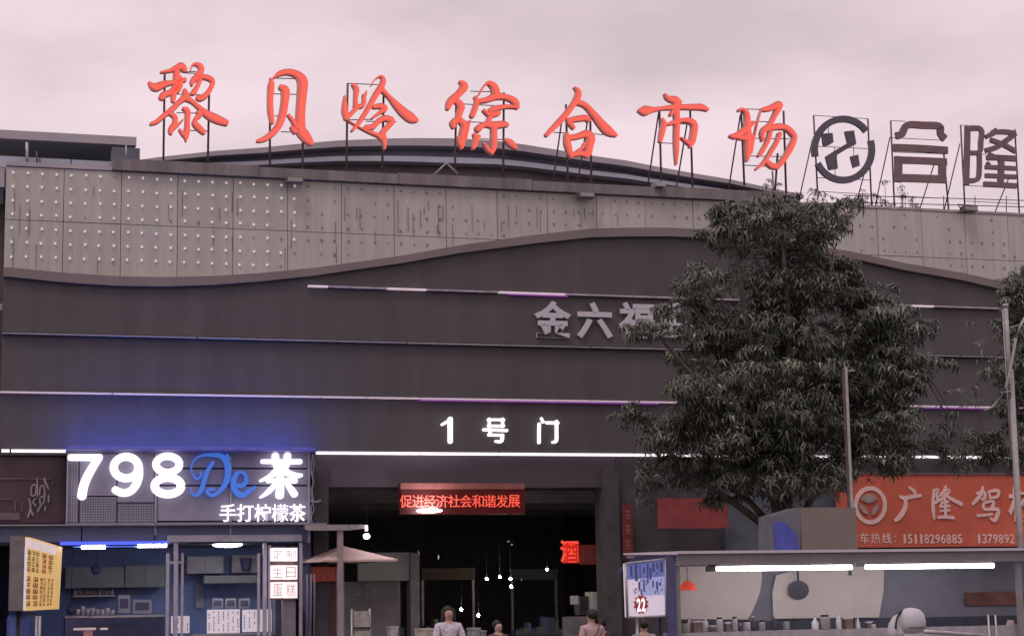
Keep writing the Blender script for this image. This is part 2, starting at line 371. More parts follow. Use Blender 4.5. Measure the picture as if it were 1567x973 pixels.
# ground floor: lintel, side walls, deep dark hall
ZO = P(700, 745).z; OX0, OX1 = P(478, 850).x, P(944, 850).x
WXR = XR
Zb = ZS[3]-.04
MB().box(OX0, OX1, -.02, .4, ZO, Zb).build('lintel_panel', mat('lintel', (.085,.07,.085), .5, 0, .15, .5), market)
MB().box(OX0, OX1, .41, .6, ZO-.05, ZO+.3).build('shutter_box', DARK, market)
MB().box(FX0, OX0, .35, .6, P(250,806,.35).z, Zb).build('ground_floor_wall', DARK, market)
MB().box(OX1, WXR, .0, .5, 0, Zb).build('ground_floor_wall', DARK, market)
MB().box(P(944,850).x-.35, P(944,850).x, -.25, .5, 0, Zb-.3).build('entrance_column', mat('column_plaster', (.07,.063,.07), .8), market)
MB().box(OX0, OX0+.35, -.12, .5, 0, Zb-.3).build('entrance_column', DARK, market)
HALL = mat('hall_wall', (.26,.235,.25), .9, 0, .3, 1)
MB().box(OX0-6, OX1+6, 22, 22.3, 0, 5).build('hall_back_wall', HALL, market)
MB().box(OX0-6.3, OX0-6, .6, 22, 0, 5).build('hall_side_wall', HALL, market)
MB().box(OX1+6, OX1+6.3, .6, 22, 0, 5).build('hall_side_wall', HALL, market)
MB().box(OX0-6, OX1+6, .6, 22, ZO+.35, ZO+.6).build('hall_ceiling', HALL, market)
for yy in (4, 8, 12, 16): MB().box(OX0-6, OX1+6, yy, yy+.3, ZO+.05, ZO+.34).build('ceiling_beam', HALL, market)
# shop unit walls right of the entrance (behind the tree)
MB().pbox(1112, 745, 1282, 955, -.15, .14).build('shop_front_wall', mat('blue_grey_wall', (.10,.11,.14), .7), market)
# ---- flood lights and small fittings on the parapet
for i, (a, b, lab) in enumerate(((450,276,'small dark flood light hanging under the coping below the second red character'),
                  (896,299,'grey flood light box on the coping below the fifth red character'),
                  (1482,320,'boxy flood light on the parapet at the foot of the last dull red character'))):
    p = P(a, b, -.3); t = thing('flood_light', lab, 'flood light', (p.x, -.3, p.z-.1), 'flood lights along the parapet')
    MB().box(p.x-.2, p.x+.2, -.42, -.2, p.z-.075, p.z+.06).build('housing', mat('flood_housing', (.13,.12,.12), .5), t)
    MB().box(p.x-.17, p.x+.17, -.44, -.421, p.z-.055, p.z+.04).build('glass', mat('flood_glass', (.3,.28,.28), .2), t)
    MB().tube([(p.x-.22,-.3,p.z), (p.x-.22,-.15,p.z+.14), (p.x+.22,-.15,p.z+.14), (p.x+.22,-.3,p.z)], .015, 6).build('bracket', RUST, t)
p = P(1003, 290, .0)
t = thing('roof_camera', 'small pale camera on a bracket on the coping below the sixth red character', 'camera', (p.x, -.1, p.z-.15))
MB().box(p.x-.12, p.x+.12, -.4, .0, p.z, p.z+.12).build('housing', GALV, t); MB().tube([(p.x, -.15, p.z-.2), (p.x, -.15, p.z+.02)], .03).build('mount', RUST, t)
MB().tube([P(664,268,.2), P(683,250,.2), P(700,266,.2)], .03, 6).build('steel_bracket', GALV, label='small gable-shaped pale steel bracket on the coping left of the fourth red character', cat='bracket')
# ================================================================== ROOF LETTERS
def crop(ox, oy, s): return lambda q: (ox+q[0]/s, oy+q[1]/s, q[2]/s)
YLT = .55
def strokes_to(mbf, mbr, st, cv, Y, dep, core=None, wid=1, cap=.8):
    mpp = (P(800, 200, Y)-P(801, 200, Y)).length
    for i, s_ in enumerate(st):
        pts = []
        for q in s_:
            a, b, w = cv(q); p = P(a, b, Y); pts.append((p.x, p.z, w*mpp*wid))
        yo = Y-.0015*i
        if core is not None: core.ribbon([(x_+.14*w, z_-.06*w, w*.60) for x_, z_, w in pts], Y-.022-.0007*i, Y-.0015*len(st)-.004)
        mbf.ribbon(pts, yo, yo+.03, cap); mbr.ribbon([(x_, z_, w*.985) for x_, z_, w in pts], yo+.031, Y+dep, cap)
def frame(t, posts, bars, braces, Y, rr=.028):
    for a, b, c, d in posts: MB().tube([P(a, b, Y), P(c, d, Y)], rr, 6).build('frame_post', RUST, t)
    for a, b, c, d in bars: MB().tube([P(a, b, Y), P(c, d, Y)], rr*.45, 5).build('frame_bar', RUST, t)
    for a, b in braces:
        p = P(a, b, Y); MB().tube([p, (p.x, Y+1.3, ZT-.1)], rr*.75, 5).build('frame_brace', RUST, t)
LET = [
 ('黎', 'leftmost', (220,85,6.95), [
  [(180,175,14),(270,160,30),(340,130,45),(400,112,70),(440,150,50)],
  [(55,285,22),(120,335,75),(220,300,58),(330,280,35),(440,255,40)],
  [(345,140,50),(350,230,65),(345,320,75),(320,400,60),(315,480,40)],
  [(350,330,60),(280,390,50),(215,415,60),(190,445,60)],
  [(385,230,40),(385,310,60),(350,370,60)],
  [(500,160,8),(512,110,14),(550,88,25),(600,110,50),(610,160,60),(570,220,60),(520,270,50),(515,310,26)],
  [(560,230,38),(640,225,45),(700,240,48),(735,280,45),(710,350,45),(660,420,50),(600,452,55),(572,440,40)],
  [(600,260,42),(570,330,45),(530,390,50),(505,400,30)],
  [(435,370,40),(445,430,65),(380,490,46),(300,570,48),(210,640,42),(140,700,38),(75,725,26)],
  [(455,450,60),(520,490,38),(600,560,42),(680,625,70),(780,675,80),(880,715,55)],
  [(420,560,28),(465,590,52),(465,700,46),(460,800,55),(455,870,40),(452,910,12)],
  [(380,785,20),(420,830,38),(450,860,42)],
  [(270,610,28),(330,650,45),(330,720,50),(295,780,60),(290,825,36)],
  [(420,680,12),(370,730,22),(320,770,36)],
  [(570,600,30),(605,620,45),(555,670,42),(545,720,52),(600,780,52),(640,815,45)]],
  [(252,112,250,250),(320,140,318,252)], [(252,112,300,110),(280,112,304,113),(270,173,320,174),(252,144,320,146),(290,200,320,201)], []),
 ('贝', 'second from the left', (380,95,6.95), [
  [(248,178,26),(245,250,62),(235,400,55),(240,530,55),(258,640,36)],
  [(270,165,16),(330,122,45),(420,102,55),(520,130,70),(578,205,100),(572,350,92),(560,500,88),(555,620,92),(560,720,100),(610,790,100),(672,860,55)],
  [(345,262,45),(395,300,80),(390,420,72),(365,560,72),(320,680,68),(240,770,58),(160,820,46),(100,835,28)],
  [(430,560,26),(475,620,36),(520,690,50)], [(458,690,28),(500,740,46)]],
  [(413,121,413,254),(464,124,463,258)], [(413,120,460,121),(413,144,458,145),(420,178,440,178),(430,202,462,203)], []),
 ('岭', 'third from the left', (515,100,6.95), [
  [(88,320,12),(90,400,42),(92,480,58),(112,560,55)],
  [(175,200,26),(215,250,52),(208,340,40),(205,435,40)],
  [(110,560,46),(170,500,44),(230,440,42),(285,420,42),(298,350,36),(290,312,28)],
  [(322,268,8),(308,320,26)],
  [(375,212,10),(410,150,12),(470,115,20),(500,150,45),(480,220,62),(420,310,58),(360,420,52),(300,520,48),(240,610,44),(170,690,26)],
  [(490,260,44),(560,330,36),(640,420,65),(720,500,88),(800,560,90),(858,585,40)],
  [(400,440,36),(470,430,52),(520,462,52),(460,500,34),(380,560,20)],
  [(310,660,46),(390,650,54),(450,590,52),(520,560,54),(592,592,60),(540,660,54),(492,720,60),(510,800,52),(518,890,12)],
  [(130,590,8),(250,660,12),(360,710,28),(440,740,36),(480,770,44)]],
  [(532,128,530,262),(587,142,585,262)], [(532,128,578,130),(560,186,606,187),(530,184,570,183)], []),
 ('综', 'fourth from the left', (670,105,6.95), [
  [(240,135,26),(285,185,80),(220,270,70),(140,345,76),(112,420,46)],
  [(190,330,52),(250,395,70),(235,470,62),(212,540,62),(165,570,62),(172,620,40)],
  [(230,540,50),(288,600,72),(270,700,72),(260,800,55),(258,852,16)],
  [(345,550,16),(315,650,34),(290,740,44)],
  [(215,720,12),(235,790,26),(258,835,28)],
  [(440,280,12),(490,190,18),(540,150,36),(600,190,72),(620,250,82)],
  [(400,300,26),(418,345,44),(400,420,52),(370,500,52)],
  [(430,345,40),(520,330,52),(620,292,70),(720,300,52),(800,330,60),(838,370,62),(850,420,26)],
  [(860,412,26),(740,402,36),(620,420,52),(560,440,46)],
  [(490,440,26),(540,480,44),(580,490,52),(650,470,52)], [(570,500,52),(540,560,46)],
  [(430,640,72),(500,592,52),(600,600,70),(700,590,62),(745,600,36)],
  [(600,600,62),(600,720,60),(600,820,60),(582,908,20)], [(490,790,18),(540,860,36),(578,888,34)],
  [(390,695,28),(412,740,60),(390,815,52),(380,852,24)], [(440,720,34),(405,785,34)],
  [(720,755,26),(770,785,60),(820,830,46),(842,852,18)]],
  [(698,160,696,270),(771,142,770,275)], [(720,140,755,141),(700,159,770,163),(705,186,740,188),(735,213,770,214)], []),
 ('合', 'fifth from the left', (825,120,7.485), [
  [(410,100,16),(450,140,52),(450,200,70),(400,290,62),(320,400,66),(230,500,66),(140,592,54),(92,645,46)],
  [(450,270,62),(540,310,54),(640,420,70),(720,520,90),(800,600,98),(888,650,36)],
  [(340,480,54),(430,462,62),(540,450,62),(572,480,46)], [(350,500,54),(402,565,36)],
  [(320,640,52),(330,740,70),(360,850,54),(378,905,26)],
  [(340,680,54),(440,662,62),(540,632,80),(592,672,98),(580,760,90),(562,860,82)],
  [(380,872,54),(480,855,56),(560,880,56)],
  [(525,740,24),(500,790,34),(450,825,34)]],
  [(866,160,869,278),(903,170,905,281)], [(847,203,870,204),(905,205,930,207)], [(861,176),(899,186)]),
 ('市', 'sixth from the left', (970,130,7.485), [
  [(360,100,16),(400,150,52),(480,170,80),(530,200,54)],
  [(75,290,52),(130,292,108),(230,280,54),(330,265,40),(440,255,54),(560,250,54),(680,250,62),(780,252,66),(850,282,36)],
  [(490,180,62),(490,260,70),(500,400,62),(495,600,58),(495,750,48),(492,912,10)],
  [(330,385,26),(350,440,52),(330,540,58),(310,642,36)],
  [(380,450,26),(450,430,44),(560,402,44),(650,410,62),(700,460,70),(690,560,70),(672,650,66),(650,712,20)],
  [(545,600,12),(600,640,34),(650,672,44)], [(430,340,34),(450,300,34)]],
  [(1009,168,1012,284),(1056,168,1060,292)], [(1010,219,1034,220),(1030,190,1050,190)], [(1008,172),(1052,186)]),
 ('场', 'seventh from the left', (1110,140,7.485), [
  [(165,212,34),(200,200,26),(250,240,52),(262,330,62),(262,450,80),(270,560,82),(265,680,62),(258,790,26)],
  [(68,505,38),(130,505,70),(220,440,70),(305,372,52),(335,350,16)],
  [(160,530,34),(260,520,80),(315,510,36),(308,600,44),(290,700,44)],
  [(430,205,44),(510,190,62),(610,150,80),(640,165,52)],
  [(620,180,70),(570,280,52),(520,370,52),(460,430,70),(430,480,52),(435,560,26)],
  [(480,430,52),(600,400,70),(700,412,60),(770,470,60),(800,530,52),(760,630,66),(700,740,58),(640,820,60),(600,880,26)],
  [(520,470,44),(490,570,44),(430,680,44),(392,735,30)],
  [(630,480,44),(600,570,44),(540,670,44),(480,770,40),(420,840,34),(362,888,22)],
  [(475,795,44),(540,850,60),(610,862,52)],
  [(410,225,8),(370,370,10),(330,560,8)]],
  [(1134,166,1139,284),(1199,170,1203,296),(1190,235,1186,292)], [(1134,167,1170,168),(1150,186,1180,187),(1155,212,1208,213),(1145,239,1200,240),(1139,253,1175,255)], [(1133,176)]),
]
for ch, pos, (ox, oy, s), st, posts, bars, braces in LET:
    bx = P(posts[0][2], posts[0][3], YLT)
    t = thing('roof_letter', 'glowing red brush-style character %s on a steel frame, %s in the roof sign' % (ch, pos), 'sign letter', (bx.x, YLT, bx.z), 'red characters of the roof sign')
    f_, r_, k_ = MB(), MB(), MB(); strokes_to(f_, r_, st, crop(ox, oy, s), YLT-.22, .16, k_, 1.03)
    f_.build('letter_face', NEONF, t); r_.build('letter_return', NEONR, t)
    k_.build('neon_core', NEONT, t)
    frame(t, posts, bars, braces, YLT)
# round logo
bx = P(1251, 292, YLT)
t = thing('roof_logo', 'unlit grey round emblem with a zigzag inside, right of the red roof characters', 'emblem', (bx.x, YLT, bx.z))
cv = crop(1225, 165, 4.582)
def arcp(a0, a1, n=16):
    return [(303+201*math.cos(R(a0+(a1-a0)*i/n)), 292-214*math.sin(R(a0+(a1-a0)*i/n)), 47) for i in range(n+1)]
for pts in (arcp(193, 37), arcp(17, -153)):
    a_, b_ = MB(), MB(); strokes_to(a_, b_, [pts], cv, YLT-.1, .08, None, 1, .02); a_.v += []; k0 = len(a_.v)
    a_.add(b_.v, b_.f); a_.build('ring_arc', LOGOG, t)
for poly in ([(165,175),(238,170),(245,235),(215,255),(180,265),(172,240)], [(325,160),(388,152),(405,245),(395,255),(335,285),(270,325),(268,345),(275,420),(215,430),(190,335),(245,300),(345,240)],
             [(365,335),(418,322),(430,400),(385,415)]):
    q = [P(cv((a, b, 0))[0], cv((a, b, 0))[1], YLT-.2) for a, b in poly]
    MB().prism([(p.x, p.z) for p in q], YLT-.1, YLT-.02).build('emblem_block', LOGOG, t)
frame(t, [(1245,177,1251,292),(1328,182,1334,318)], [(1245,177,1328,182),(1247,224,1331,228),(1250,272,1333,276),(1252,293,1335,298),(1267,185,1268,205),(1277,225,1278,270),(1306,225,1307,250)], [(1243,215),(1331,235)], YLT, .022)
HE = [[(672,195,50),(712,185,52),(752,122,50),(860,122,52),(978,130,52),(985,180,50),(1018,218,55)],
      [(655,278,52),(845,285,52),(1035,298,52)],
      [(665,365,52),(845,370,50),(1028,380,52)], [(690,340,56),(690,430,56),(690,520,56)], [(1000,355,56),(998,440,56),(996,525,56)], [(662,490,56),(845,495,56),(1025,502,56)]]
LO = [[(1176,130,42),(1172,330,42),(1166,540,42)], [(1160,150,36),(1268,150,36),(1268,240,36),(1258,310,34),(1180,315,34)], [(1258,320,34),(1258,430,34),(1245,500,34),(1180,512,38)],
      [(1302,205,30),(1350,180,40),(1378,150,30)], [(1345,172,34),(1430,168,36),(1512,180,36)], [(1512,180,36),(1440,235,40),(1370,280,40),(1300,300,36)], [(1335,225,34),(1420,255,34),(1512,305,36)],
      [(1325,320,20),(1360,345,36)], [(1310,350,36),(1410,352,36),(1515,360,36)], [(1300,415,32),(1410,420,32),(1515,425,32)], [(1310,382,20),(1330,400,20)], [(1300,475,32),(1410,480,32),(1515,485,32)], [(1290,535,38),(1400,540,38),(1515,548,38)],
      [(1410,340,42),(1410,440,42),(1405,545,42)]]
for ch, st, posts, bars, br, lab in (('合', HE, [(1363,185,1369,322),(1444,232,1452,326)], [(1363,185,1385,186),(1364,211,1440,215),(1367,233,1448,236),(1370,300,1452,304)], [(1362,210),(1430,250)], 'flat dull red-brown character 合 on a steel frame, right of the round emblem'),
                            ('隆', LO, [(1470,192,1477,326),(1553,198,1560,330)], [(1470,192,1500,193),(1500,236,1556,239),(1476,284,1558,288),(1478,308,1560,312)], [(1469,220),(1545,270)], 'flat dull red-brown character 隆 on a steel frame, rightmost on the roof')):
    bx = P(posts[0][2], posts[0][3], YLT)
    t = thing('roof_letter', lab, 'sign letter', (bx.x, YLT, bx.z), 'unlit characters of the roof sign')
    f_, r_ = MB(), MB(); strokes_to(f_, r_, st, cv, YLT-.1, .08, None, 1, .02); f_.build('letter_face', LOGOR, t); r_.build('letter_return', LOGOR, t)
    frame(t, posts, bars, br, YLT, .022)
m = MB(); z = P(1440, 305, 1.5).z
for k, y in ((0, 303), (1, 313)): m.tube([P(1290, y-4, 1.5), P(1640, y+6, 1.5)], .012, 4)
for xx in range(1300, 1640, 48): m.tube([P(xx, 300, 1.5), P(xx, 326, 1.5)], .014, 4)
m.build('roof_railing', RUST, label='thin rusty rail behind the unlit characters on the right of the roof', cat='railing')
# ================================================================== FASCIA TEXT
def sign_text(name, lab, chars, mt, Y, ext=.05, off=.02, cat='sign', part='letter'):
    a, b, c, d = chars[0][1:]; p = P(a, d, Y)
    t = thing(name, lab, cat, (p.x, Y, p.z))
    for ch, a, b, c, d in chars:
        if isinstance(ch, str): ptext(ch, a, b, c, d, Y, ext=ext, off=off).build(part, mt, t)
        else:
            m_, r_ = MB(), MB(); strokes_to(m_, r_, ch, crop(a, b, c), Y-ext, ext*.9, None, .80 if mt is WHT else 1); m_.add(r_.v, r_.f); m_.build(part, mt, t)
    return t
C4 = [[(1245,150,16),(1295,175,22),(1235,200,20),(1300,225,22)], [(1218,245,20),(1310,245,20)], [(1226,245,20),(1226,335,20)], [(1258,245,18),(1258,335,18)], [(1300,245,18),(1296,335,16)],
      [(1335,155,16),(1380,155,20),(1380,215,22),(1340,250,22),(1345,330,22)], [(1338,155,20),(1338,215,20)], [(1218,335,22),(1400,340,22)], [(1310,340,24),(1310,440,24)], [(1230,445,24),(1395,450,24)]]
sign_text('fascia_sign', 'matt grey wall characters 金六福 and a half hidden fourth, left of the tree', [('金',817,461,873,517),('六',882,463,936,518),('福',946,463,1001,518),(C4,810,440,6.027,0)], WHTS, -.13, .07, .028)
G1 = [[(238,160,30),(300,125,36),(325,110,36)], [(322,100,58),(322,200,58),(322,330,58)]]
MEN = [[(1212,150,38),(1210,240,38),(1210,340,38)], [(1232,95,30),(1252,135,34)], [(1285,140,36),(1400,142,36)], [(1385,125,38),(1385,230,38),(1382,320,38),(1345,335,30)]]
HAO = [[(700,110,30),(780,110,30),(860,112,30)], [(712,100,32),(714,180,32)], [(846,100,32),(846,180,32)], [(700,170,28),(860,172,28)], [(655,210,36),(770,212,36),(888,218,36)],
       [(725,225,34),(712,262,34)], [(705,262,32),(850,265,32)], [(842,262,38),(840,310,38),(820,330,36),(775,325,30)]]
sign_text('gate_number_sign', 'bright white letters 1号门 on the fascia above the entrance', [(G1,640,625,6.53,0),(HAO,640,625,6.53,0),(MEN,640,625,6.53,0)], WHT, -.13, .06)

# ================================================================== 798 TEA SHOP
YT = -.45
X = lambda px, Y=YT: P(px, 800, Y).x
shop = thing('tea_shop', 'tea shop unit under the big 798 sign with blue light strip and open glass front', 'shop', (X(0), YT, 0))
BLUEP = mat('blue_grey_metal', (.13,.15,.27), .45, 0, .2, .8)
STEEL = mat('steel_post', (.40,.38,.46), .4, .2, .2, 4)
SHD = mat('shop_dark', (.08,.085,.17), .7, 0, .3, 1.5)
def mesh_mat():
    m = mat('perforated_mesh', (.23,.22,.27), .5, .1, .15, 2); n = m.node_tree; b = n.nodes['Principled BSDF']
    t = n.nodes.new('ShaderNodeTexCoord'); ck = n.nodes.new('ShaderNodeTexChecker'); mp_ = n.nodes.new('ShaderNodeMapping')
    mp_.inputs['Rotation'].default_value = (0, R(45), 0); mp_.inputs['Scale'].default_value = (1, .001, 1); ck.inputs['Scale'].default_value = 26
    ck.inputs[1].default_value = (.30,.29,.36,1); ck.inputs[2].default_value = (.14,.135,.18,1)
    n.links.new(t.outputs['Object'], mp_.inputs[0]); n.links.new(mp_.outputs[0], ck.inputs[0]); n.links.new(ck.outputs[0], b.inputs['Base Color']); return m
MESH = mesh_mat()
PLAIN = mat('sign_sheet', (.29,.28,.37), .4, .1, .12, .8)
p0 = P(103, 800, YT)
board = thing('shop_sign', 'large shop sign reading 798 De 茶 in white and blue letters on a mesh panel board', 'sign', (p0.x, YT, p0.z))
for a, b, c, d, mm in ((104,694,120,799,MESH),(122,694,178,758,PLAIN),(122,760,178,799,MESH),(180,694,236,768,PLAIN),(180,770,236,799,MESH),
                       (241,694,351,715,PLAIN),(241,718,351,741,PLAIN),(241,744,351,796,PLAIN),(355,694,470,715,PLAIN),(355,718,470,741,PLAIN),(355,744,470,796,PLAIN)):
    MB().pbox(a, b, c, d, YT+.05+random.uniform(0,.012), .05).build('sign_panel', mm, board)
MB().pbox(103, 691, 474, 801, YT+.115, .08).build('sign_backing', SHD, board)
for a, b, c, d in ((102,691,104,801),(237,693,240,818),(352,693,354.5,818),(471,693,474.5,830),(104,691,471,693.2),(104,799.5,471,801.5)):
    MB().pbox(a, b, c, d, YT, .1).build('sign_frame', STEEL, board)
YTX = YT-.06
SEV = [[(104,135,80),(280,135,80),(455,135,80)],]
def ringp(cx, cy, rx, ry, w, n=24, a0=0): return [(cx+rx*math.cos(a0+2*math.pi*i/n), cy-ry*math.sin(a0+2*math.pi*i/n), w) for i in range(n+1)]
N7 = [[(125,135,84),(280,135,84),(440,135,84)],[(420,150,90),(360,240,100),(300,350,104),(262,450,106),(246,552,106)]]
N9 = [ringp(718,242,132,114,96), [(850,242,100),(852,330,98),(825,420,96),(768,490,94),(700,513,92),(640,500,90),(596,476,86)]]
N8 = [ringp(1160,208,124,86,90), ringp(1162,438,140,88,98)]
CHA = [[(845,178,56),(1000,180,58),(1250,180,66)],[(985,112,88),(990,180,90),(1000,240,70)],[(1115,110,86),(1110,180,88),(1100,235,66)],[(1045,225,80),(985,290,80),(920,340,60),(825,385,34)],[(1050,240,80),(1120,300,80),(1190,330,80),(1262,325,44)],
       [(905,385,52),(1040,378,50),(1200,385,60)],[(1035,290,90),(1038,420,92),(1030,545,100)],[(985,420,56),(930,480,66),(880,525,50),(825,560,28)],[(1110,420,50),(1150,470,76),(1190,530,84)]]
for st, ox in ((N7,90),(N9,90),(N8,90),(CHA,280)):
    m_, r_ = MB(), MB(); strokes_to(m_, r_, st, crop(ox, 680, 6.95), YTX-.03, .08, None, .78); m_.add(r_.v, r_.f); m_.build('letter', WHT, board)
for i, ch in enumerate('手打柠檬茶'): ptext(ch, 336+i*26.6, 771, 336+i*26.6+25, 798, YTX-.02, ext=.05, off=.0 if ch == '檬' else .012).build('small_letter', WHT, board)
DE = [[(235,520,30),(160,430,22),(140,320,20),(190,200,26),(300,130,34),(450,115,50),(620,130,70),(720,220,90),(750,380,90),(720,560,80),(620,700,60),(500,785,50),(410,740,50),(420,690,40),(520,690,36)],
      [(500,240,50),(420,360,60),(370,480,66),(340,600,62),(280,730,60),(205,785,36),(145,740,20),(140,650,14)],
      [(300,400,26),(290,480,30),(235,520,24)],
      [(855,460,30),(880,410,30)], [(880,620,60),(990,620,60),(1050,540,60),(1030,440,46),(940,400,46),(860,480,70),(840,600,80),(880,720,80),(980,780,80),(1090,720,60),(1200,640,36)],
      [(730,110,40),(760,180,40)]]
m_, r_ = MB(), MB(); strokes_to(m_, r_, DE, crop(280, 685, 10.81), YTX-.03, .07)
m_.add(r_.v, r_.f); m_.build('blue_script_letter', mat('blue_letter', (.06,.13,.45), .4, 0, .05, 2, emit=(.045,.14,.56), es=.85), board)
# blue washer above the sign (light comes from a trough, washing the fascia)
tr = thing('blue_light_trough', 'thin blue light strip along the top edge of the 798 sign', 'light strip', (X(103), -.4, P(290, 690, -.4).z))
zz = ZS[3]+.005; TY = -.78
MB().box(P(101,690,-.4).x, P(476,690,-.4).x, -.90, -.135, zz-.03, zz-.005).build('trough', mat('blue_trough', (.12,.12,.3), .4, emit=(.03,.03,.3), es=.35), tr)
MB().box(P(101,690,-.4).x, P(476,690,-.4).x, -.90, -.885, zz-.005, zz+.05).build('trough_lip', mat('blue_trough2', (.12,.12,.3), .4, emit=(.035,.04,.42), es=.5), tr)
MB().box(P(103,690,-.4).x, P(476,690,-.4).x, -.78, -.74, zz, zz+.03).build('light_strip', LEDBLUE, tr)
# band below the sign, posts, interior
for a, c in ((0,124),(126,236),(238,352),(354,474)): MB().pbox(a, 803, c, 829, YT+.02, .5).build('canopy_panel', BLUEP, shop)
MB().pbox(256, 818, 462, 828, YT-.1, .11).build('door_header', STEEL, shop)
MB().pbox(-60, 801, 500, 803.5, YT-.25, .8).build('canopy_edge', mat('canopy_edge', (.2,.2,.23), .5), shop)
def post(a, y0, Y, w=.07, m=STEEL, name='door_post', par=shop, a2=None):
    x = P(a, 900, Y).x; MB().box(x-w/2, x+w/2, Y, Y+w, 0, P(a, y0, Y).z).build(name, m, par)
for a, y0, w in ((256.5,846,.07),(269,830,.09),(279,846,.05),(396,846,.055),(405.5,830,.08),(413,834,.06),(460.5,830,.07)): post(a, y0, YT+random.uniform(-.03,.05), w)
MB().pbox(255, 858, 282, 862, YT+.02, .02).build('door_rail', STEEL, shop)
MB().box(X(0)-.5, X(474), 3.2, 3.25, 0, 4.2).build('back_wall', mat('shop_back', (.16,.22,.46), .7, 0, .2, 1), shop)
MB().box(X(474)-.02, X(474)+.05, YT+.1, .3, 0, P(474,805).z).build('side_wall', SHD, shop)
MB().box(X(0)-.5, X(474), YT+.3, 3.2, P(300,830,0).z-.02, P(300,830,0).z+.05).build('ceiling', SHD, shop)
MB().pbox(92, 828, 258, 833, YT-.02, .05).build('blue_light_strip', LEDBLUE2, shop)
MB().pbox(112, 835.3, 252, 836.6, YT+.05, .02).build('blue_light_strip', mat('blue_led_mid', (.1,.2,.5), .4, emit=(.06,.16,.75), es=1), shop)
for a, b, c, d in ((125,834,161,839.5),(211,832,255,837)): MB().pbox(a, b, c, d, YT-.02, .04).build('tube_light', LAMP, shop)
MB().pbox(95, 829, 256, 832, YT+.45, .05).build('blue_light_strip', mat('added_blue_fill', (.1,.1,.5), .4, emit=(.08,.13,1), es=14), shop)  # added strip, unseen behind the header, to fill the interior with blue light
p = P(348, 833, .6)
MB().ball((p.x, .6, p.z), .34, .34, .06, 20, 6).build('ceiling_lamp', LAMP, shop)
# things inside the shop
GR1 = mat('cupboard_grey', (.22,.24,.27), .6, 0, .15, 2); GR2 = mat('appliance_grey', (.3,.3,.34), .5, 0, .2, 3); WPAP = mat('price_board_white', (.7,.66,.7), .6, 0, .1, 4, emit=(.8,.7,.8), es=.35)
TXT = mat('board_print', (.25,.2,.25), .6)
def counter(name, lab, cat, rects, Y, z_to_floor=True, mm=GR2, dep=.6, parts='body', group=None):
    a, b, c, d = rects; p = P((a+c)/2, d, Y); t = thing(name, lab, cat, (p.x, Y+dep/2, 0), group)
    mb = MB(); x0, x1 = P(a, b, Y).x, P(c, b, Y).x; z1 = P((a+c)/2, b, Y).z
    mb.box(x0, x1, Y, Y+dep, .0, z1-.04).build(parts, mm, t); MB().box(x0-.02, x1+.02, Y-.02, Y+dep, z1-.039, z1).build('top', GALV, t); return t
def cab(rect, Y, lab, mm=GR1, doors=2, name='wall_cupboard', cat='cupboard', dep=.4):
    a, b, c, d = rect; p = P((a+c)/2, d, Y); t = thing(name, lab, cat, (p.x, Y, p.z))
    MB().pbox(a, b, c, d, Y, dep).build('carcass', mm, t)
    w = (c-a)/doors
    for k in range(doors): MB().pbox(a+k*w+.8, b+1, a+(k+1)*w-.8, d-1, Y-.02, .019).build('door', mm, t)
    return t
cab((100,867,190,899), 2.6, 'long grey wall cupboard behind the lightbox, under the blue light strip')
cab((191,864,252,898), 2.6, 'shorter grey wall cupboard left of the three steel door posts')
cab((286,851,342,877), 2.6, 'dim violet-grey wall cabinet below the oval ceiling lamp', GR2)
cab((355,849,394,876), 2.6, 'small cabinet with a dark cup picture, right of the oval lamp', GR2, 1)
cab((312,880,395,892), 2.4, 'narrow grey shelf box under the wall cabinets beside the oval lamp', GR1, 2, 'shelf_box', 'shelf')
p = P(376, 862, 2.5); MB().lathe((p.x, 2.5, p.z-.17), [(.09,0),(.15,.3)], 12).build('paper_cup', SHD, label='dark tapered cup shape in front of the small cabinet right of the oval lamp', cat='cup')
for a, b, lab in ((147,871,'upper dark round hanging ball in front of the long wall cupboard'),(109,933,'lower dark round ball hanging beside the counter of the left shop bay')):
    p = P(a, b, .8); t = thing('hanging_ball', lab, 'ornament', (p.x, .8, p.z-.12)); MB().ball(p, .115, .115, .115).build('ball', mat('navy', (.03,.035,.09), .5), t); MB().tube([p, (p.x, .8, P(a,832,.8).z)], .006, 4).build('cord', BLK, t)
def frame_item(rect, Y, lab, name, cat, mm=GR2, inner=SHD, dep=.15, n=1, group=None):
    a, b, c, d = rect; p = P((a+c)/2, d, Y); t = thing(name, lab, cat, (p.x, Y, p.z), group)
    MB().pbox(a, b, c, d, Y, dep).build('housing', mm, t)
    MB().pbox(a+(c-a)*.14, b+(d-b)*.2, c-(c-a)*.14, d-(d-b)*.25, Y-.012, .011).build('front_panel', inner, t); return t
frame_item((181,910,199,937), 1.2, 'upright grey drink dispenser with a dark front left of the wide machine', 'drink_dispenser', 'dispenser')
frame_item((203,917,232,938), 1.2, 'wide grey microwave on the counter left of the door posts', 'microwave', 'appliance')
for k, a in enumerate((325,345,366)): frame_item((a,915,a+16,930), 1.0, ('leftmost','middle','rightmost')[k]+' of three small dim machines in a row above the white price boards', 'small_machine', 'appliance', group='machines above the price boards')
counter('shop_counter', 'long dark counter inside the left bay of the tea shop', 'counter', (100,941,254,973), .9, mm=SHD)
MB().pbox(139, 941, 256, 944, .5, .25).build('counter_shelf', GALV, label='thin pale shelf board over the counter left of the door posts', cat='shelf')
t = thing('price_rail', 'short bright shelf edge with a red item at the bottom left of the tea shop', 'shelf', P(135,968,.3))
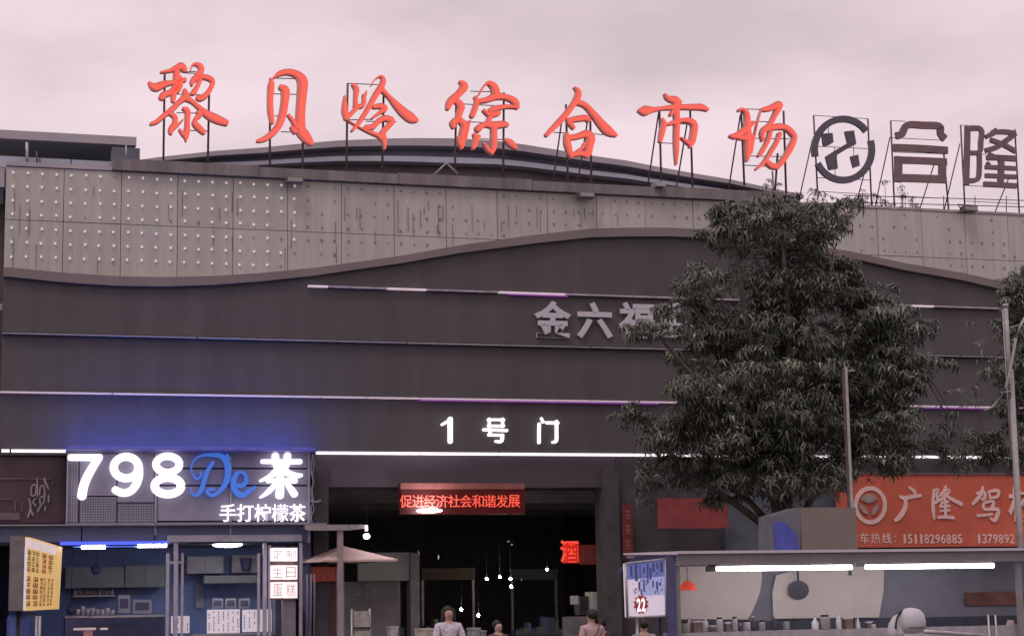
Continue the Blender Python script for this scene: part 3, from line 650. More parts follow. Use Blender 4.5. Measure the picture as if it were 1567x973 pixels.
MB().pbox(113,960,147,963.5,.3,.2).build('rail', LAMP and mat('pale_rail', (.6,.5,.5), .5, emit=(.7,.5,.5), es=.3), t); MB().pbox(154,960,165,963,.3,.2).build('rail', mat('pale_rail', (.5,.5,.5)), t); MB().pbox(128,964.5,142,975,.3,.1).build('card', mat('rose_card', (.5,.25,.25), .6), t)
counter('shop_counter', 'serving counter under the white price boards of the tea shop', 'counter', (296,969,420,973), .0, mm=BLUEP)
for rect, lab, n, sd_ in (((317,932,367,968),'widest white lit price board on the serving counter',7,1),((371,932,416,966),'white lit price board right of the widest one, partly behind the door posts',6,2),((262,942,290,968),'small white lit price board behind the three steel door posts',4,3)):
    a, b, c, d = rect; Y = -.1; p = P((a+c)/2, d, Y); t = thing('price_board', lab, 'price board', (p.x, Y, p.z), 'white price boards of the tea shop')
    MB().pbox(a, b, c, d, Y, .04).build('board', WPAP, t); rnd = random.Random(sd_); m = MB()
    for k in range(n):
        xx = a+3+(c-a-6)*k/(n-1); yy = b+3
        while yy < d-4:
            l = rnd.uniform(1.5, 4.5); 
            if rnd.random() < .75: m.pbox(xx-.7, yy, xx+.7, min(yy+l, d-3), Y-.006, .004)
            yy += l+1.2
    m.build('print', TXT, t)
rnd = random.Random(61)
t = thing('display_shelf', 'pale shelf of small bottles and cups on the back wall above the left shop counter', 'shelf', P(170,912,2.7))
MB().pbox(112,910,176,912.5,2.7,.3).build('board', GALV, t)
for j in range(13):
    a = 115+j*4.7; p = P(a,910,2.8); h = rnd.uniform(.10,.2); w = rnd.uniform(.022,.034)
    MB().lathe((p.x,2.8,p.z+.002), [(w,0),(w,h*.6),(w*.4,h*.8),(w*.4,h)], 8).build('bottle', mat('shelf_goods_%d' % (j % 4), ((.4,.38,.42),(.2,.25,.3),(.35,.2,.18),(.12,.14,.2))[j % 4], .4), t)
t = thing('cup_rack', 'row of stacked pale paper cups on the counter of the left shop bay', 'cups', P(150,941,1.1))
for j in range(9):
    a = 112+j*7.5; p = P(a,941,1.1); h = rnd.uniform(.12,.24)
    MB().lathe((p.x,1.1,p.z), [(.035,0),(.05,h)], 10).build('cup', mat('cup_pale', (.42,.4,.45), .5), t)
for rect, lab in (((300,895,311,930),'narrow dim poster on the back wall left of the small machines'),((196,902,206,908),'tiny pale label on the back wall over the drink dispenser')):
    frame_item(rect, 3.1, lab, 'wall_poster', 'poster', mat('poster_dim', (.3,.3,.38), .6), mat('poster_dim2', (.2,.22,.32), .6), .02)
# lit character box column: 定制 / 生日 / 蛋糕
p = P(435, 915, YT-.1); t = thing('light_box_column', 'column of lit white tiles with dark characters for birthday cakes, right of the door posts', 'light box', (p.x, YT-.1, p.z))
rows = ((838,858,('定','制'),(1,.93,1)),(864.5,886,('生','日'),(.95,.78,.8)),(890,914.5,('蛋','糕'),(.95,.68,.66)))
for y0, y1, chs, cl in rows:
    mm = mat('tile_%d' % y0, (.8,.75,.75), .4, emit=cl, es=1.05)
    for k, ch in enumerate(chs):
        a = 415+k*20.3; MB().pbox(a, y0, a+19.6, y1, YT-.12, .12).build('lit_tile', mm, t)
        ptext(ch, a+2.5, y0+2.5, a+17, y1-2.5, YT-.1215, ext=.006, off=-.004).build('character', mat('tile_print', (.5,.4,.44), .6, emit=(.25,.2,.22), es=.5), t)
MB().pbox(413, 836, 457, 917, YT+.01, .05).build('frame', RUST, t)
MB().pbox(421, 917, 447, 990, YT+.6, .3).build('grey_curtain', mat('dim_cloth', (.16,.15,.2), .8), label='dim grey cloth hanging under the lit character boxes', cat='curtain')
post(443, 917, YT+.1, .28, mat('grey_post', (.24,.22,.26), .6), 'wall_pier')
# lightbox menu at far left (turned toward the street)
p = P(38, 935, -1.6); Yq = -1.6
t = thing('menu_light_box', 'tilted lit menu box, yellow and white with vertical red and black lettering, far left', 'light box', (p.x, Yq, p.z))
q = [P(38,822,Yq), P(38.2,934,Yq), P(84,931,Yq), P(88,838,Yq)]; ys = [Yq-.3, Yq-.3, Yq+.25, Yq+.25]
c4 = [P(38.5,821,Yq), P(35.5,934,Yq), P(83,931.5,Yq+.35), P(88,836,Yq+.35)]
MB().add(c4+[v+Vector((.12,.35,0)) for v in c4], [(0,1,2,3),(4,7,6,5),(0,4,5,1),(3,2,6,7),(1,5,6,2),(0,3,7,4)]).build('face', mat('menu_face', (.7,.5,.22), .5, 0, .1, 3, emit=(.75,.48,.16), es=.45), t)
def fq(u, v, o=-.012):
    a = c4[0].lerp(c4[3], u); b = c4[1].lerp(c4[2], u); r = a.lerp(b, v); return Vector((r.x+.3*o, r.y+o, r.z))
def fpatch(mb, u0, v0, u1, v1, o=-.012): mb.add([fq(u0,v0,o), fq(u0,v1,o), fq(u1,v1,o), fq(u1,v0,o)], [(0,1,2,3)])
m = MB(); fpatch(m, .02,.01,.98,.14); fpatch(m, 0.0,.14,.09,.99); m.build('white_area', mat('menu_white', (.7,.62,.62), .5, emit=(.75,.62,.62), es=.45), t)
rnd = random.Random(4)
def column_text(u0, u1, v0, v1, mm, n):
    m = MB(); h = (v1-v0)/n
    for i in range(n):
        a = v0+i*h; 
        fpatch(m, u0, a+.1*h, u1, a+.22*h, -.02); fpatch(m, u0+(u1-u0)*.4, a+.1*h, u0+(u1-u0)*.6, a+.85*h, -.022)
        if rnd.random() < .7: fpatch(m, u0, a+.48*h, u1, a+.6*h, -.021)
        if rnd.random() < .7: fpatch(m, u0, a+.72*h, u1, a+.85*h, -.021)
        if rnd.random() < .6: fpatch(m, u0, a+.2*h, u0+(u1-u0)*.2, a+.8*h, -.0205)
        if rnd.random() < .6: fpatch(m, u1-(u1-u0)*.2, a+.2*h, u1, a+.8*h, -.0205)
    m.build('lettering', mm, t)
BR = mat('menu_brown', (.13,.09,.07), .6); RD = mat('menu_red', (.30,.05,.045), .6)
for u0, u1 in ((.10,.2),(.24,.33),(.37,.45)): column_text(u0, u1, .16, .47, BR, 4)
for u0, u1, n in ((.56,.68,4),(.76,.88,4)): column_text(u0, u1, .16, .47, RD, n)
for u0, u1, n in ((.09,.22,5),(.30,.45,5),(.52,.60,7),(.63,.70,7),(.76,.82,7),(.86,.93,7)): column_text(u0, u1, .52, .95, RD, n)
x0 = P(15,880,Yq).x; x1 = c4[1].x
MB().box(x0, x1-.01, Yq-.02, Yq+.5, P(25,934,Yq).z, P(25,820,Yq).z).build('side_case', mat('case_grey', (.17,.155,.16), .6), t)
MB().tube([(x0+.2, Yq+.3, 0), (x0+.2, Yq+.3, P(25,930,Yq).z)], .04).build('stand', BLK, t)
t = thing('water_drum', 'blue plastic drum standing below the menu light box', 'drum', (P(40,950,-1).x, -1, 0))
x = P(36,950,-1).x; z = P(36,938,-1).z
MB().lathe((x, -1, 0), [(.3,0),(.34,.05),(.34,z-.1),(.28,z)], 16).build('body', mat('blue_plastic', (.05,.08,.25), .4), t); MB().lathe((x,-1,z), [(.29,.003),(.3,.02),(.25,.04)],16).build('lid', mat('blue_plastic', (.05,.08,.25)), t)
for k, a in enumerate((56, 61)): MB().tube([P(a,942,-1.4), (P(a,942,-1.4).x, -1.4, 0)], .03).build('water_bottle' , GALV, label=('left' if k == 0 else 'right')+' one of two pale upright bottles in front of the blue drum', cat='bottle')
# dark upper shop window left of the sign, with ghostly brush lettering
p = P(0,800,.3); t = thing('dark_shop_window', 'dark maroon shop window above the menu box with a faint looping brush mark', 'window', (p.x, .2, p.z))
MB().pbox(-30,698,103,800,.22,.06).build('pane', mat('maroon_glass', (.075,.045,.06), .25, 0, .3, 1), t)
for a,b,c,d in ((-30,731,82,733),(-30,762,18,764),(22,766,24,782),(33,768,35,782),(-30,784,30,795),(80,732,82,742)): MB().pbox(a,b,c,d,.18,.03).build('bar', mat('maroon_bar', (.15,.11,.13), .6), t)
LOOP = [[(330,400,14),(350,360,14),(385,370,14),(375,460,14),(335,470,14),(330,400,12)],[(420,460,14),(430,380,14),(460,370,14),(475,430,16),(470,480,14)],[(470,290,18),(490,350,20),(515,400,16)],
        [(305,500,12),(325,580,16),(310,660,16),(295,700,12)],[(320,610,14),(350,680,14)],[(380,500,14),(350,540,14),(380,580,14)],[(415,500,14),(470,480,14),(460,550,16),(430,560,14),(420,500,12)],[(440,560,14),(400,640,16)],[(480,580,12),(478,630,12)],[(515,470,14),(515,540,16)],[(395,290,12),(400,480,12)]]
m_, r_ = MB(), MB(); strokes_to(m_, r_, LOOP, crop(0,690,6.945), .17, .03); m_.add(r_.v, r_.f); m_.build('brush_mark', mat('faint_mark', (.32,.27,.27), .6), t)
# neighbour at the extreme left edge
nb = thing('neighbour_building', 'sliver of a brown-grey neighbouring building with a dark window at the left edge', 'building', (P(-60,900).x, 0, 0))
MB().box(P(-400,900).x, P(6,500).x, .36, 8, 0, P(0,285,.1).z).build('wall', mat('neighbour_wall', (.11,.095,.09), .8, 0, .3, 1), nb)
MB().pbox(-60,255,7,285,.0,1).build('cornice', ROOFL, nb)
MB().pbox(-40,287,5,312,.03,.06).build('window', mat('dark_pane', (.05,.045,.07), .3), nb)
MB().pbox(-40,464,3.5,474,-.05,.1).build('ledge', mat('pale_ledge', (.3,.28,.26), .7), nb)
# ---- right end of the tea shop: small canopy, post, pink umbrella, hanging red sign
t = thing('side_canopy', 'flat grey metal canopy on one steel post at the right end of the tea shop', 'canopy', (P(520,950,-1.2).x, -1.2, 0))
a = P(474,803,-1.3); b = P(551,803,-1.3); zt = a.z
MB().add([(a.x,-1.3,zt),(b.x-.25,-1.3,zt),(b.x+.35,-.2,zt+.05),(a.x,-.2,zt+.05),(a.x,-1.3,zt-.12),(b.x-.25,-1.3,zt-.12),(b.x+.35,-.2,zt-.04),(a.x,-.2,zt-.04)],
        [(0,1,2,3),(4,7,6,5),(0,4,5,1),(1,5,6,2),(2,6,7,3),(3,7,4,0)]).build('roof_sheet', mat('canopy_sheet', (.30,.27,.27), .6), t)
x = P(520.5,900,-1.2).x; MB().box(x-.06, x+.06, -1.26, -1.14, 0, zt-.121).build('post', mat('tan_post', (.30,.245,.25), .5), t)
p = P(512,880,-.4)
t = thing('pink_umbrella', 'dusty pink market umbrella reaching out right of the tea shop canopy post', 'umbrella', (p.x, -.2, 0))
ap = P(525,835,-.2); n = 4; rr = 1.3
m = MB(); v = [ap]; 
for k in range(n): w = 2*math.pi*k/n-.55; v.append(Vector((ap.x+rr*math.cos(w), -.2+rr*math.sin(w), P(526,857,-.2).z)))
v += [Vector((q.x, q.y, q.z-.05)) for q in v[1:]]
m.add(v, [(0, k+1, (k+1)%n+1) for k in range(n)]+[(k+1, k+1+n, (k+1)%n+1+n, (k+1)%n+1) for k in range(n)]); m.build('canopy', mat('dusty_pink', (.56,.42,.39), .8, 0, .1, 1), t)
MB().tube([(ap.x,-.2,0),(ap.x,-.2,ap.z)], .025).build('pole', GALV, t)
t = thing('red_hanging_sign', 'dim red sign with blocky lettering hanging under the pink umbrella', 'sign', P(496,888,-.3))
MB().pbox(474,867,517,889,-.3,.04).build('board', mat('dim_red', (.22,.05,.045), .6, emit=(.5,.06,.03), es=.12), t)
m = MB()
for a,b,c,d in ((480,870,483,874),(486,870,489,874),(480,878,483,882),(486,878,489,882),(493,869,496,887),(490,877,500,879),(503,869,505,887),(508,869,511,887),(514,869,516,885)): m.pbox(a,b,c,d,-.312,.011)
m.build('lettering', mat('faded_red_print', (.42,.17,.14), .6), t)
MB().pbox(487,889,514,990,-.1,.3).build('red_cabinet', mat('maroon_cabinet', (.10,.045,.045), .7), label='tall maroon cabinet behind the steel canopy post', cat='cabinet')
for k, a in enumerate((470,476,481)): MB().tube([P(a,878,-.9),P(a+.5,905,-.9),P(a-1,990,-.9)], .022, 6).build('plastic_pipe', mat('violet_grey_pipe', (.2,.17,.22), .5), label=('leftmost','middle','rightmost')[k]+' of three thin grey pipes left of the maroon cabinet', cat='pipe', group='thin pipes beside the maroon cabinet')
# ================================================================== ENTRANCE
t = thing('led_scroll_sign', 'red LED display with a row of glowing red characters under the lintel', 'LED display', P(708,786,-.3))
MB().pbox(613,739,803,786,-.22,.2).build('housing', mat('led_housing', (.05,.008,.008), .5, emit=(.35,.012,.008), es=.08), t)
MB().pbox(613,739,803,748,-.25,.029).build('hood', mat('led_hood', (.28,.10,.09), .6), t)
LR = mat('led_red_text', (.6,.1,.08), .5, emit=(1,.09,.05), es=.8)
for i, ch in enumerate('促进经济社会和谐发展'):
    ptext(ch, 612+i*18.4, 757, 612+i*18.4+18, 776, -.23, ext=.02, off=.003).build('character', LR, t)
p = P(657,781,-.5); MB().ball((p.x,-.5,p.z), .3,.3,.045,20,6).build('oval_lamp', LAMP, label='oval white ceiling lamp glowing under the red LED display', cat='lamp', group=None)
t = thing('liquor_sign', 'small red sign with one glowing character beside a dim board, inside the entrance', 'sign', P(890,862,1.0))
MB().pbox(862,829,886,861,1.0,.06).build('lit_board', mat('lit_red', (.4,.02,.015), .5, emit=(.7,.025,.012), es=.5), t)
ptext('酒', 857,826,885,860,.98, ext=.03, off=.02).build('character', LR, t)
MB().pbox(888,833,932,863,1.05,.06).build('dim_board', mat('dim_red_board', (.16,.04,.035), .6, emit=(.3,.03,.02), es=.12), t)
for a in (892,896,901,905,911,915,920,925): MB().pbox(a, 838+(a%3), a+1.8, 860-(a%4), 1.03, .019).build('faded_stroke', mat('dim_text', (.3,.12,.11), .6), t)
t = thing('couplet_banner', 'narrow dark red vertical banner on the wall right of the entrance', 'banner', P(960,850,-.1))
MB().pbox(953,772,968,852,-.28,.02).build('cloth', mat('banner_dark_red', (.17,.03,.028), .8), t)
for i in range(3):
    m = MB()
    for a, b, c, d in ((957,781,964,782.5),(960,779,961.5,793),(957,787,965,788.5),(958,792,964,793.5)): m.pbox(a, b+i*23, c, d+i*23, -.285-.001*len(m.v)/8, .004)
    m.build('faded_mark', mat('dim_text', (.3,.12,.11), .6), t)
# hall contents
stallm = mat('stall_green_grey', (.17,.17,.155), .8, 0, .25, 1.2)
t = thing('market_kiosk', 'dim grey-green kiosk panel above a dark opening just inside the entrance on the left', 'kiosk', (P(590,900,2).x, 2.2, 0))
MB().pbox(548,845,634,888,2,.1).build('header_panel', stallm, t); MB().box(P(628,880,1.9).x, P(642,880,1.9).x, 1.9, 2.3, 0, P(635,846,2).z).build('column', mat('kiosk_column', (.12,.11,.115), .8), t)
MB().box(P(520,880,2).x, P(634,880,2).x, 3.6, 3.7, 0, P(590,888,2).z).build('back', HALL, t)
MB().tube([P(640,842,1.8),P(641.5,850,1.8)], .02).build('hook', GALV, t)
for k, (a,b,c,d) in enumerate(((543,898,553,910),(558,896,570,909))): frame_item((a,b,c,d), 2.6, ('left','right')[k]+' one of two small pale notices inside the dim kiosk', 'notice', 'notice', mat('notice_blue', (.25,.25,.3), .6), mat('notice_blue2', (.2,.2,.26), .6), .02)
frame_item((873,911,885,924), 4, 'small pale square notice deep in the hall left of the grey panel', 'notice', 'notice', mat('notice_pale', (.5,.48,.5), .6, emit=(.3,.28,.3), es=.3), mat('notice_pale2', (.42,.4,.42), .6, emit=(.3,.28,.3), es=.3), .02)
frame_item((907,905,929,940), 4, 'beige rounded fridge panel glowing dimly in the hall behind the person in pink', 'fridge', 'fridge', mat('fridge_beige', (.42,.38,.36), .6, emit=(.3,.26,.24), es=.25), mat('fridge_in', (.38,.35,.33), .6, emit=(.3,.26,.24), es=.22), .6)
frame_item((888,912,905,940), 4.3, 'dark grey cabinet left of the beige fridge', 'cabinet', 'cabinet', mat('dk_cab', (.13,.13,.14), .6), mat('dk_cab2', (.1,.1,.11), .6), .5)
frame_item((871,943,900,975), 0, 'low grey crate stack left of the person in pink', 'crate', 'crate', mat('crate_grey', (.15,.14,.14), .7), mat('crate_grey2', (.12,.115,.11), .7), .5)
ORD = 'first second third fourth fifth sixth seventh eighth ninth tenth eleventh twelfth thirteenth fourteenth fifteenth sixteenth seventeenth eighteenth nineteenth twentieth twenty-first'.split()
bulbs = [(671,852,1.2,.03,.09,'dim'),(745,885,6,.07,.04,''),(765,882,6.2,.06,.04,''),(781,885,6,.07,.04,''),(782,897,5,.06,.06,''),(837,871,3,.05,.05,''),(706,932,1,.05,.06,''),(732,941,1.4,.05,.06,''),(778,828,3,.07,.02,'dim'),(783,833,3.3,.05,.03,'dim'),(798,886,7,.02,.05,'dim')]
for k, (a,b,Y,rx,rz,dm) in enumerate(bulbs):
    p = P(a,b,Y); t = thing('hall_lamp', 'small %s bulb in the dark hall, %s bulb from the left' % ('dim' if dm else 'white', ORD[sorted(q[0]+q[1]*.001 for q in bulbs).index(a+b*.001)]), 'lamp', (p.x, Y, p.z), 'small bulbs in the dark hall')
    MB().ball(p, rx*.6, rx*.6, rz*.6, 8, 6).build('bulb', mat('bulb_dim', (.6,.6,.6), .4, emit=(.4,.38,.42), es=.5) if dm else mat('bulb_white', (.8,.8,.8), .4, emit=(1,.9,.8), es=200), t)
    MB().tube([p, (p.x, Y, ZO+.3)], .0025, 4).build('cord', BLK, t)
p = P(561,820,-.2); t = thing('hanging_bulb', 'bright white bulb with a short tube above it, hanging right of the grey canopy', 'lamp', (p.x,-.2,p.z))
MB().ball(p, .075,.075,.06).build('bulb', LAMP, t); MB().tube([P(560.5,803,-.2), P(561,812,-.2)], .035).build('tube', WHT, t); MB().tube([P(560.5,803,-.2), (p.x,-.2,ZO)], .005, 4).build('cord', BLK, t)
for k, (a, c, top, Y, cl_, lab) in enumerate(((652,735,922,5,(.30,.22,.16),'dim stall of stacked goods deep in the hall behind the person with long hair'),(790,862,915,8,(.22,.24,.25),'dim stall of stacked goods deep in the hall left of the pink shirt'),(560,620,925,6.5,(.28,.2,.2),'dim stall of stacked goods deep in the hall at the far left'))):
    p = P((a+c)/2, top, Y); t = thing('hall_stall', lab, 'stall', (p.x, Y, 0), 'dim stalls in the hall'); rnd = random.Random(30+k)
    x0, x1 = P(a,top,Y).x, P(c,top,Y).x; MB().box(x0, x1, Y, Y+1, 0, .9).build('counter', mat('hall_counter', (.16,.14,.14), .8), t)
    for j in range(12):
        xx = x0+(x1-x0)*(j+.5)/12; h = rnd.uniform(.12,.5); w = (x1-x0)/26; cc = tuple(min(.5, q*rnd.uniform(.6,1.6)) for q in cl_)
        MB().box(xx-w, xx+w, Y+.1, Y+.45, .901, .9+h).build('goods_pack', mat('pack_%d_%d' % (k, j % 4), cc, .7), t)
    for xx in (x0+.04, x1-.04): MB().box(xx-.03, xx+.03, Y+.5, Y+.56, .901, 2.4).build('post', GALV, t)
    MB().box(x0, x1, Y+.45, Y+.6, 2.4, 2.7).build('sign_board', mat('hall_board_%d' % k, tuple(q*.35 for q in cl_), .7), t)
# wires and blue box beside sign end
m = MB(); rnd = random.Random(9)
for k in range(3):
    pts = []; 
    for i in range(9): pts.append(P(477+rnd.uniform(-2,4), 695+i*14, -.5))
    m.tube(pts, .012, 4)
m.tube([P(474,766,-.5),P(484,768,-.5),P(491,765,-.5)], .02, 5)
m.build('cable_bundle', mat('cable_pale', (.3,.3,.36), .6), label='tangle of pale cables hanging down the right edge of the 798 sign', cat='cables')

# ================================================================== DRIVING SCHOOL BANNER AND NEIGHBOURING BOARDS (behind tree and stall)
YB = -.7
t = thing('driving_school_sign', 'faded red sign board with a steering wheel emblem and pink characters 广隆驾校', 'sign', P(1430,835,YB))
RED = mat('faded_red_board', (.57,.125,.075), .6, 0, .2, .7); PINK = mat('faded_pink_letter', (.78,.55,.52), .6, 0, .15, 2)
MB().pbox(1283,726,1640,836,YB,.12).build('board', RED, t)
MB().pbox(1280,723,1640,726,YB-.03,.15).build('top_trim', mat('brown_trim2', (.15,.10,.10), .7), t)
cvb = crop(1280,720,5.46)
def ring(cx, cy, rx, ry, w, n=28): return [(cx+rx*math.cos(2*math.pi*i/n), cy-ry*math.sin(2*math.pi*i/n), w) for i in range(n+1)]
a_, b_ = MB(), MB(); strokes_to(a_, b_, [ring(285,288,122,142,34)], cvb, YB-.022, .02); a_.add(b_.v, b_.f); a_.build('emblem_ring', PINK, t)
for poly in ([(205,240),(225,208),(270,192),(315,205),(340,238),(300,262),(270,272),(235,258)], [(190,272),(245,310),(268,370),(225,350),(195,310)], [(355,265),(350,320),(325,360),(298,375),(305,320)]):
    q = [P(cvb((a, b, 0))[0], cvb((a, b, 0))[1], YB-.04) for a, b in poly]; MB().prism([(p.x, p.z) for p in q], YB-.04, YB-.003).build('emblem_spoke', mat('faded_grey_letter', (.36,.28,.27), .6), t)
GUANG = [[(610,140,16),(650,170,24),(655,190,18)],[(535,215,20),(570,228,26),(640,215,24),(705,205,20)],[(575,230,24),(580,290,28),(555,350,30),(520,395,28),(492,415,18)]]
LONG = [[(815,160,14),(850,160,20),(835,200,20),(850,240,22),(825,270,16)],[(815,165,16),(808,260,22),(812,340,22),(818,400,14)],[(915,130,16),(900,170,18),(865,210,16)],[(900,165,16),(945,165,20),(900,220,20),(860,250,14)],[(905,195,16),(960,235,22),(1045,278,26)],
        [(880,265,14),(935,258,16)],[(870,300,14),(945,292,16)],[(870,335,14),(945,328,16)],[(850,390,18),(910,385,20),(978,392,22)],[(908,240,16),(910,320,18),(912,385,18)],[(880,265,12),(868,305,14)]]
JIA = [[(1225,135,16),(1215,180,22),(1180,235,24),(1140,278,16)],[(1175,190,18),(1235,178,20),(1240,225,22),(1215,240,16)],[(1275,175,16),(1285,230,16)],[(1275,175,18),(1350,165,22),(1345,215,20),(1290,225,16)],
       [(1235,265,18),(1310,255,20),(1300,310,20)],[(1235,265,16),(1235,320,18),(1345,320,24),(1345,370,26),(1320,415,24),(1285,395,14)],[(1180,375,18),(1240,370,18),(1300,360,16)]]
XIAO = [[(1440,240,16),(1500,235,24),(1555,220,20)],[(1520,145,18),(1525,260,26),(1520,400,18)],[(1520,250,20),(1490,310,22),(1462,340,14)],[(1530,270,16),(1560,300,18)]]
for st in (GUANG, LONG, JIA): a_, b_ = MB(), MB(); strokes_to(a_, b_, st, cvb, YB-.022, .02, None, 1.3); a_.add(b_.v, b_.f); a_.build('character', PINK, t)
ptext('校', 1542, 744, 1592, 798, YB, ext=.04, off=.015).build('character', PINK, t)
for tx, a, b, c, d in (('学车热线',1297,815,1366,831),('15118296885',1380,817,1473,831),('1379892',1494,817,1553,831)):
    w_ = (c-a)/len(tx)
    for i, ch in enumerate(tx):
        q = .32 if ch == '1' else .06
        ptext(ch, a+i*w_+w_*q, b, a+(i+1)*w_-w_*(.3 if ch == '1' else .1), d, YB-.003, ext=.01, off=.012 if ch.isdigit() else .004).build('phone_character', PINK, t)
for y in (820, 828): MB().pbox(1368.5, y-1, 1370.5, y+1, YB-.013, .01).build('phone_character', PINK, t)
MB().pbox(1008,762,1114,808,-.6,.08).build('red_board', mat('deep_red_board', (.27,.055,.055), .7), label='plain dull red board half hidden by the tree, left of the blue-grey wall', cat='sign board')
t = thing('tan_tarp_box', 'plain tan box with blue light painted on its left end, standing on the food stall roof', 'box', P(1250,838,-11.2))
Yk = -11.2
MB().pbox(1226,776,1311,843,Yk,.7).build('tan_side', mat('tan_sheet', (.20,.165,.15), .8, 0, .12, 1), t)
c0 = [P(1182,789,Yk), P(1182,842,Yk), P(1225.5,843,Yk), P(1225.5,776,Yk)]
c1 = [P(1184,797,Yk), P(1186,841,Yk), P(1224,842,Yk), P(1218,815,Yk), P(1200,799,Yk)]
MB().prism([(q.x,q.z) for q in c1], Yk-.012, Yk+.009).build('painted_blue_light', mat('blue_light_paint', (.085,.10,.42), .5, 0, .3, 2), t)  # patch of blue light on the grey end, painted as a coloured shape
MB().prism([(q.x,q.z) for q in c0], Yk+.01, Yk+.6).build('grey_side', mat('grey_sheet', (.15,.145,.17), .6, 0, .2, 1.6), t)

# ================================================================== FOOD STALL (front right)
YF = -12.0
st = thing('food_stall', 'street food stall with grey roof, two bright tube lights and cream back boards', 'stall', (P(1040,950,YF).x, YF, 0))
SG = mat('stall_grey_metal', (.23,.215,.22), .5, .1, .15, 2); CREAM = mat('cream_board', (.56,.51,.465), .7, 0, .08, 1.5); LIP = mat('pale_roof_edge', (.5,.45,.5), .4, 0, .1, 2)
zr = P(1250, 842, YF).z; xa, xb = P(973,842,YF).x, P(1640,842,YF).x; xp = P(1034,860,YF).x
MB().box(xp, xb, YF-.10, YF-.02, zr-.035, zr+.012).build('roof_edge', LIP, st)
MB().add([(xa,YF+.55,zr-.03),(xp,YF-.1,zr-.05),(xp,YF-.02,zr-.05),(xa,YF+.62,zr-.03),(xa,YF+.55,zr+.0),(xp,YF-.1,zr+.008),(xp,YF-.02,zr+.008),(xa,YF+.62,zr)], [(0,1,5,4),(4,5,6,7),(3,2,1,0),(2,3,7,6),(0,4,7,3),(1,2,6,5)]).build('roof_edge', LIP, st)
MB().box(xp, xb, YF-.019, YF+2.4, zr-.05, zr-.01).build('roof', SG, st)
MB().box(xp, xb, YF-.015, YF+.05, zr-.22, zr-.051).build('front_beam', SG, st)
zt_ = P(1250, 868, YF+.1).z
for a, c in ((1097,1303),(1325,1520)):
    x0, x1 = P(a,868,YF+.1).x, P(c,868,YF+.1).x
    MB().box(x0-.02, x1+.02, YF+.06, YF+.16, zt_+.045, zt_+.09).build('tube_fixture', SG, st)
    MB().tube([(x0,YF+.1,zt_),(x1,YF+.1,zt_)], .042, 10).build('tube_light', TUBE, st)
for a, w in ((1038.5,.10),(1030,.04),(1564,.09)): MB().box(P(a,900,YF).x-w/2, P(a,900,YF).x+w/2, YF+.055, YF+.15, 0, zr-.23 if w > .05 else zr-.06).build('post', SG, st)
MB().pbox(1083,863,1095,874,YF+.06,.1).build('junction_box', mat('junction', (.13,.12,.11), .6), st)
MB().pbox(1043,862,1083,866.5,YF+.06,.08).build('inner_rail', CREAM, st)
MB().pbox(1300,866,1303,880,YF+.2,.04).build('hanger', BLK, st)
yb_ = YF+1.5
def rpoly(pts, Y, dep): return MB().prism([(P(a,b,Y).x, P(a,b,Y).z) for a, b in pts], Y, Y+dep)
rpoly([(1030,858),(1166,858),(1166,885),(1163,905),(1157,922),(1150,938),(1144,947),(1030,947)], yb_, .04).build('back_board', CREAM, st)
rpoly([(1182,905),(1188,880),(1230,868),(1353,866),(1352,905),(1345,944),(1184,946)], yb_, .04).build('back_board', CREAM, st)
MB().pbox(1020,850,1600,946,yb_+.06,.05).build('rear_wall', mat('stall_blue_grey', (.19,.195,.23), .7, 0, .15, 1), st)
MB().box(P(1024,950,yb_).x, P(1600,950,yb_).x, yb_+.06, yb_+.1, 0, P(1300,947,yb_).z).build('rear_wall', mat('stall_navy', (.06,.065,.09), .7), st)
MB().pbox(1478,905,1600,925,yb_-.01,.03).build('red_board_strip', mat('rust_red_strip', (.20,.095,.075), .7, 0, .5, 1.2), st)
zc = 1.26
MB().box(P(1044,960,YF).x, xb, YF+.2, YF+.9, 0, zc).build('counter', GALV, st)
t = thing('red_lampshade', 'small red shade hanging inside the stall beside its left post', 'lamp', P(1060,900,YF+.6))
p = P(1052,893,YF+.6); MB().lathe((p.x, p.y, p.z-.09), [(.17,-.02),(.16,0),(.11,.09),(.03,.15)], 14).build('shade', mat('red_shade', (.55,.06,.04), .4, emit=(.9,.1,.06), es=.3), t)
MB().tube([(p.x,p.y,p.z+.05),(p.x,p.y,zr-.06)], .006, 4).build('cord', BLK, t)
for a, b, r_ in ((1216,905,.16),(1222,915,.2)): pass
# round dark pans hung on the back boards, and clutter on the counter
p = P(1222,902,yb_-.06); t = thing('hanging_pan', 'dark round pan hanging against the right cream board of the stall', 'pan', (p.x,p.y,p.z-.2))
m = MB(); n = 20; m.add([(p.x+.21*math.cos(2*math.pi*k/n), p.y, p.z+.17*math.sin(2*math.pi*k/n)) for k in range(n)]+[(p.x+.17*math.cos(2*math.pi*k/n), p.y+.055, p.z+.14*math.sin(2*math.pi*k/n)) for k in range(n)],
  [tuple(range(n-1,-1,-1))]+[(k,(k+1)%n,(k+1)%n+n,k+n) for k in range(n)]+[tuple(range(n,2*n))]); m.build('pan_body', mat('pan_dark', (.07,.07,.09), .4, .3), t)
MB().tube([(p.x,p.y,p.z+.17),(p.x,p.y,P(1222,872,yb_).z)], .015, 6).build('handle', BLK, t)
rnd = random.Random(21)
cl = [('glass','jar'),('steel','jar'),('pale','bottle'),('dark','bottle'),('brown','box')]
cmats = {'glass':mat('jar_grey',(.2,.2,.2),.2),'steel':GALV,'pale':mat('bottle_pale',(.5,.48,.5),.3),'dark':mat('bottle_dark',(.05,.04,.045),.3),'brown':mat('box_brown',(.14,.10,.09),.7)}
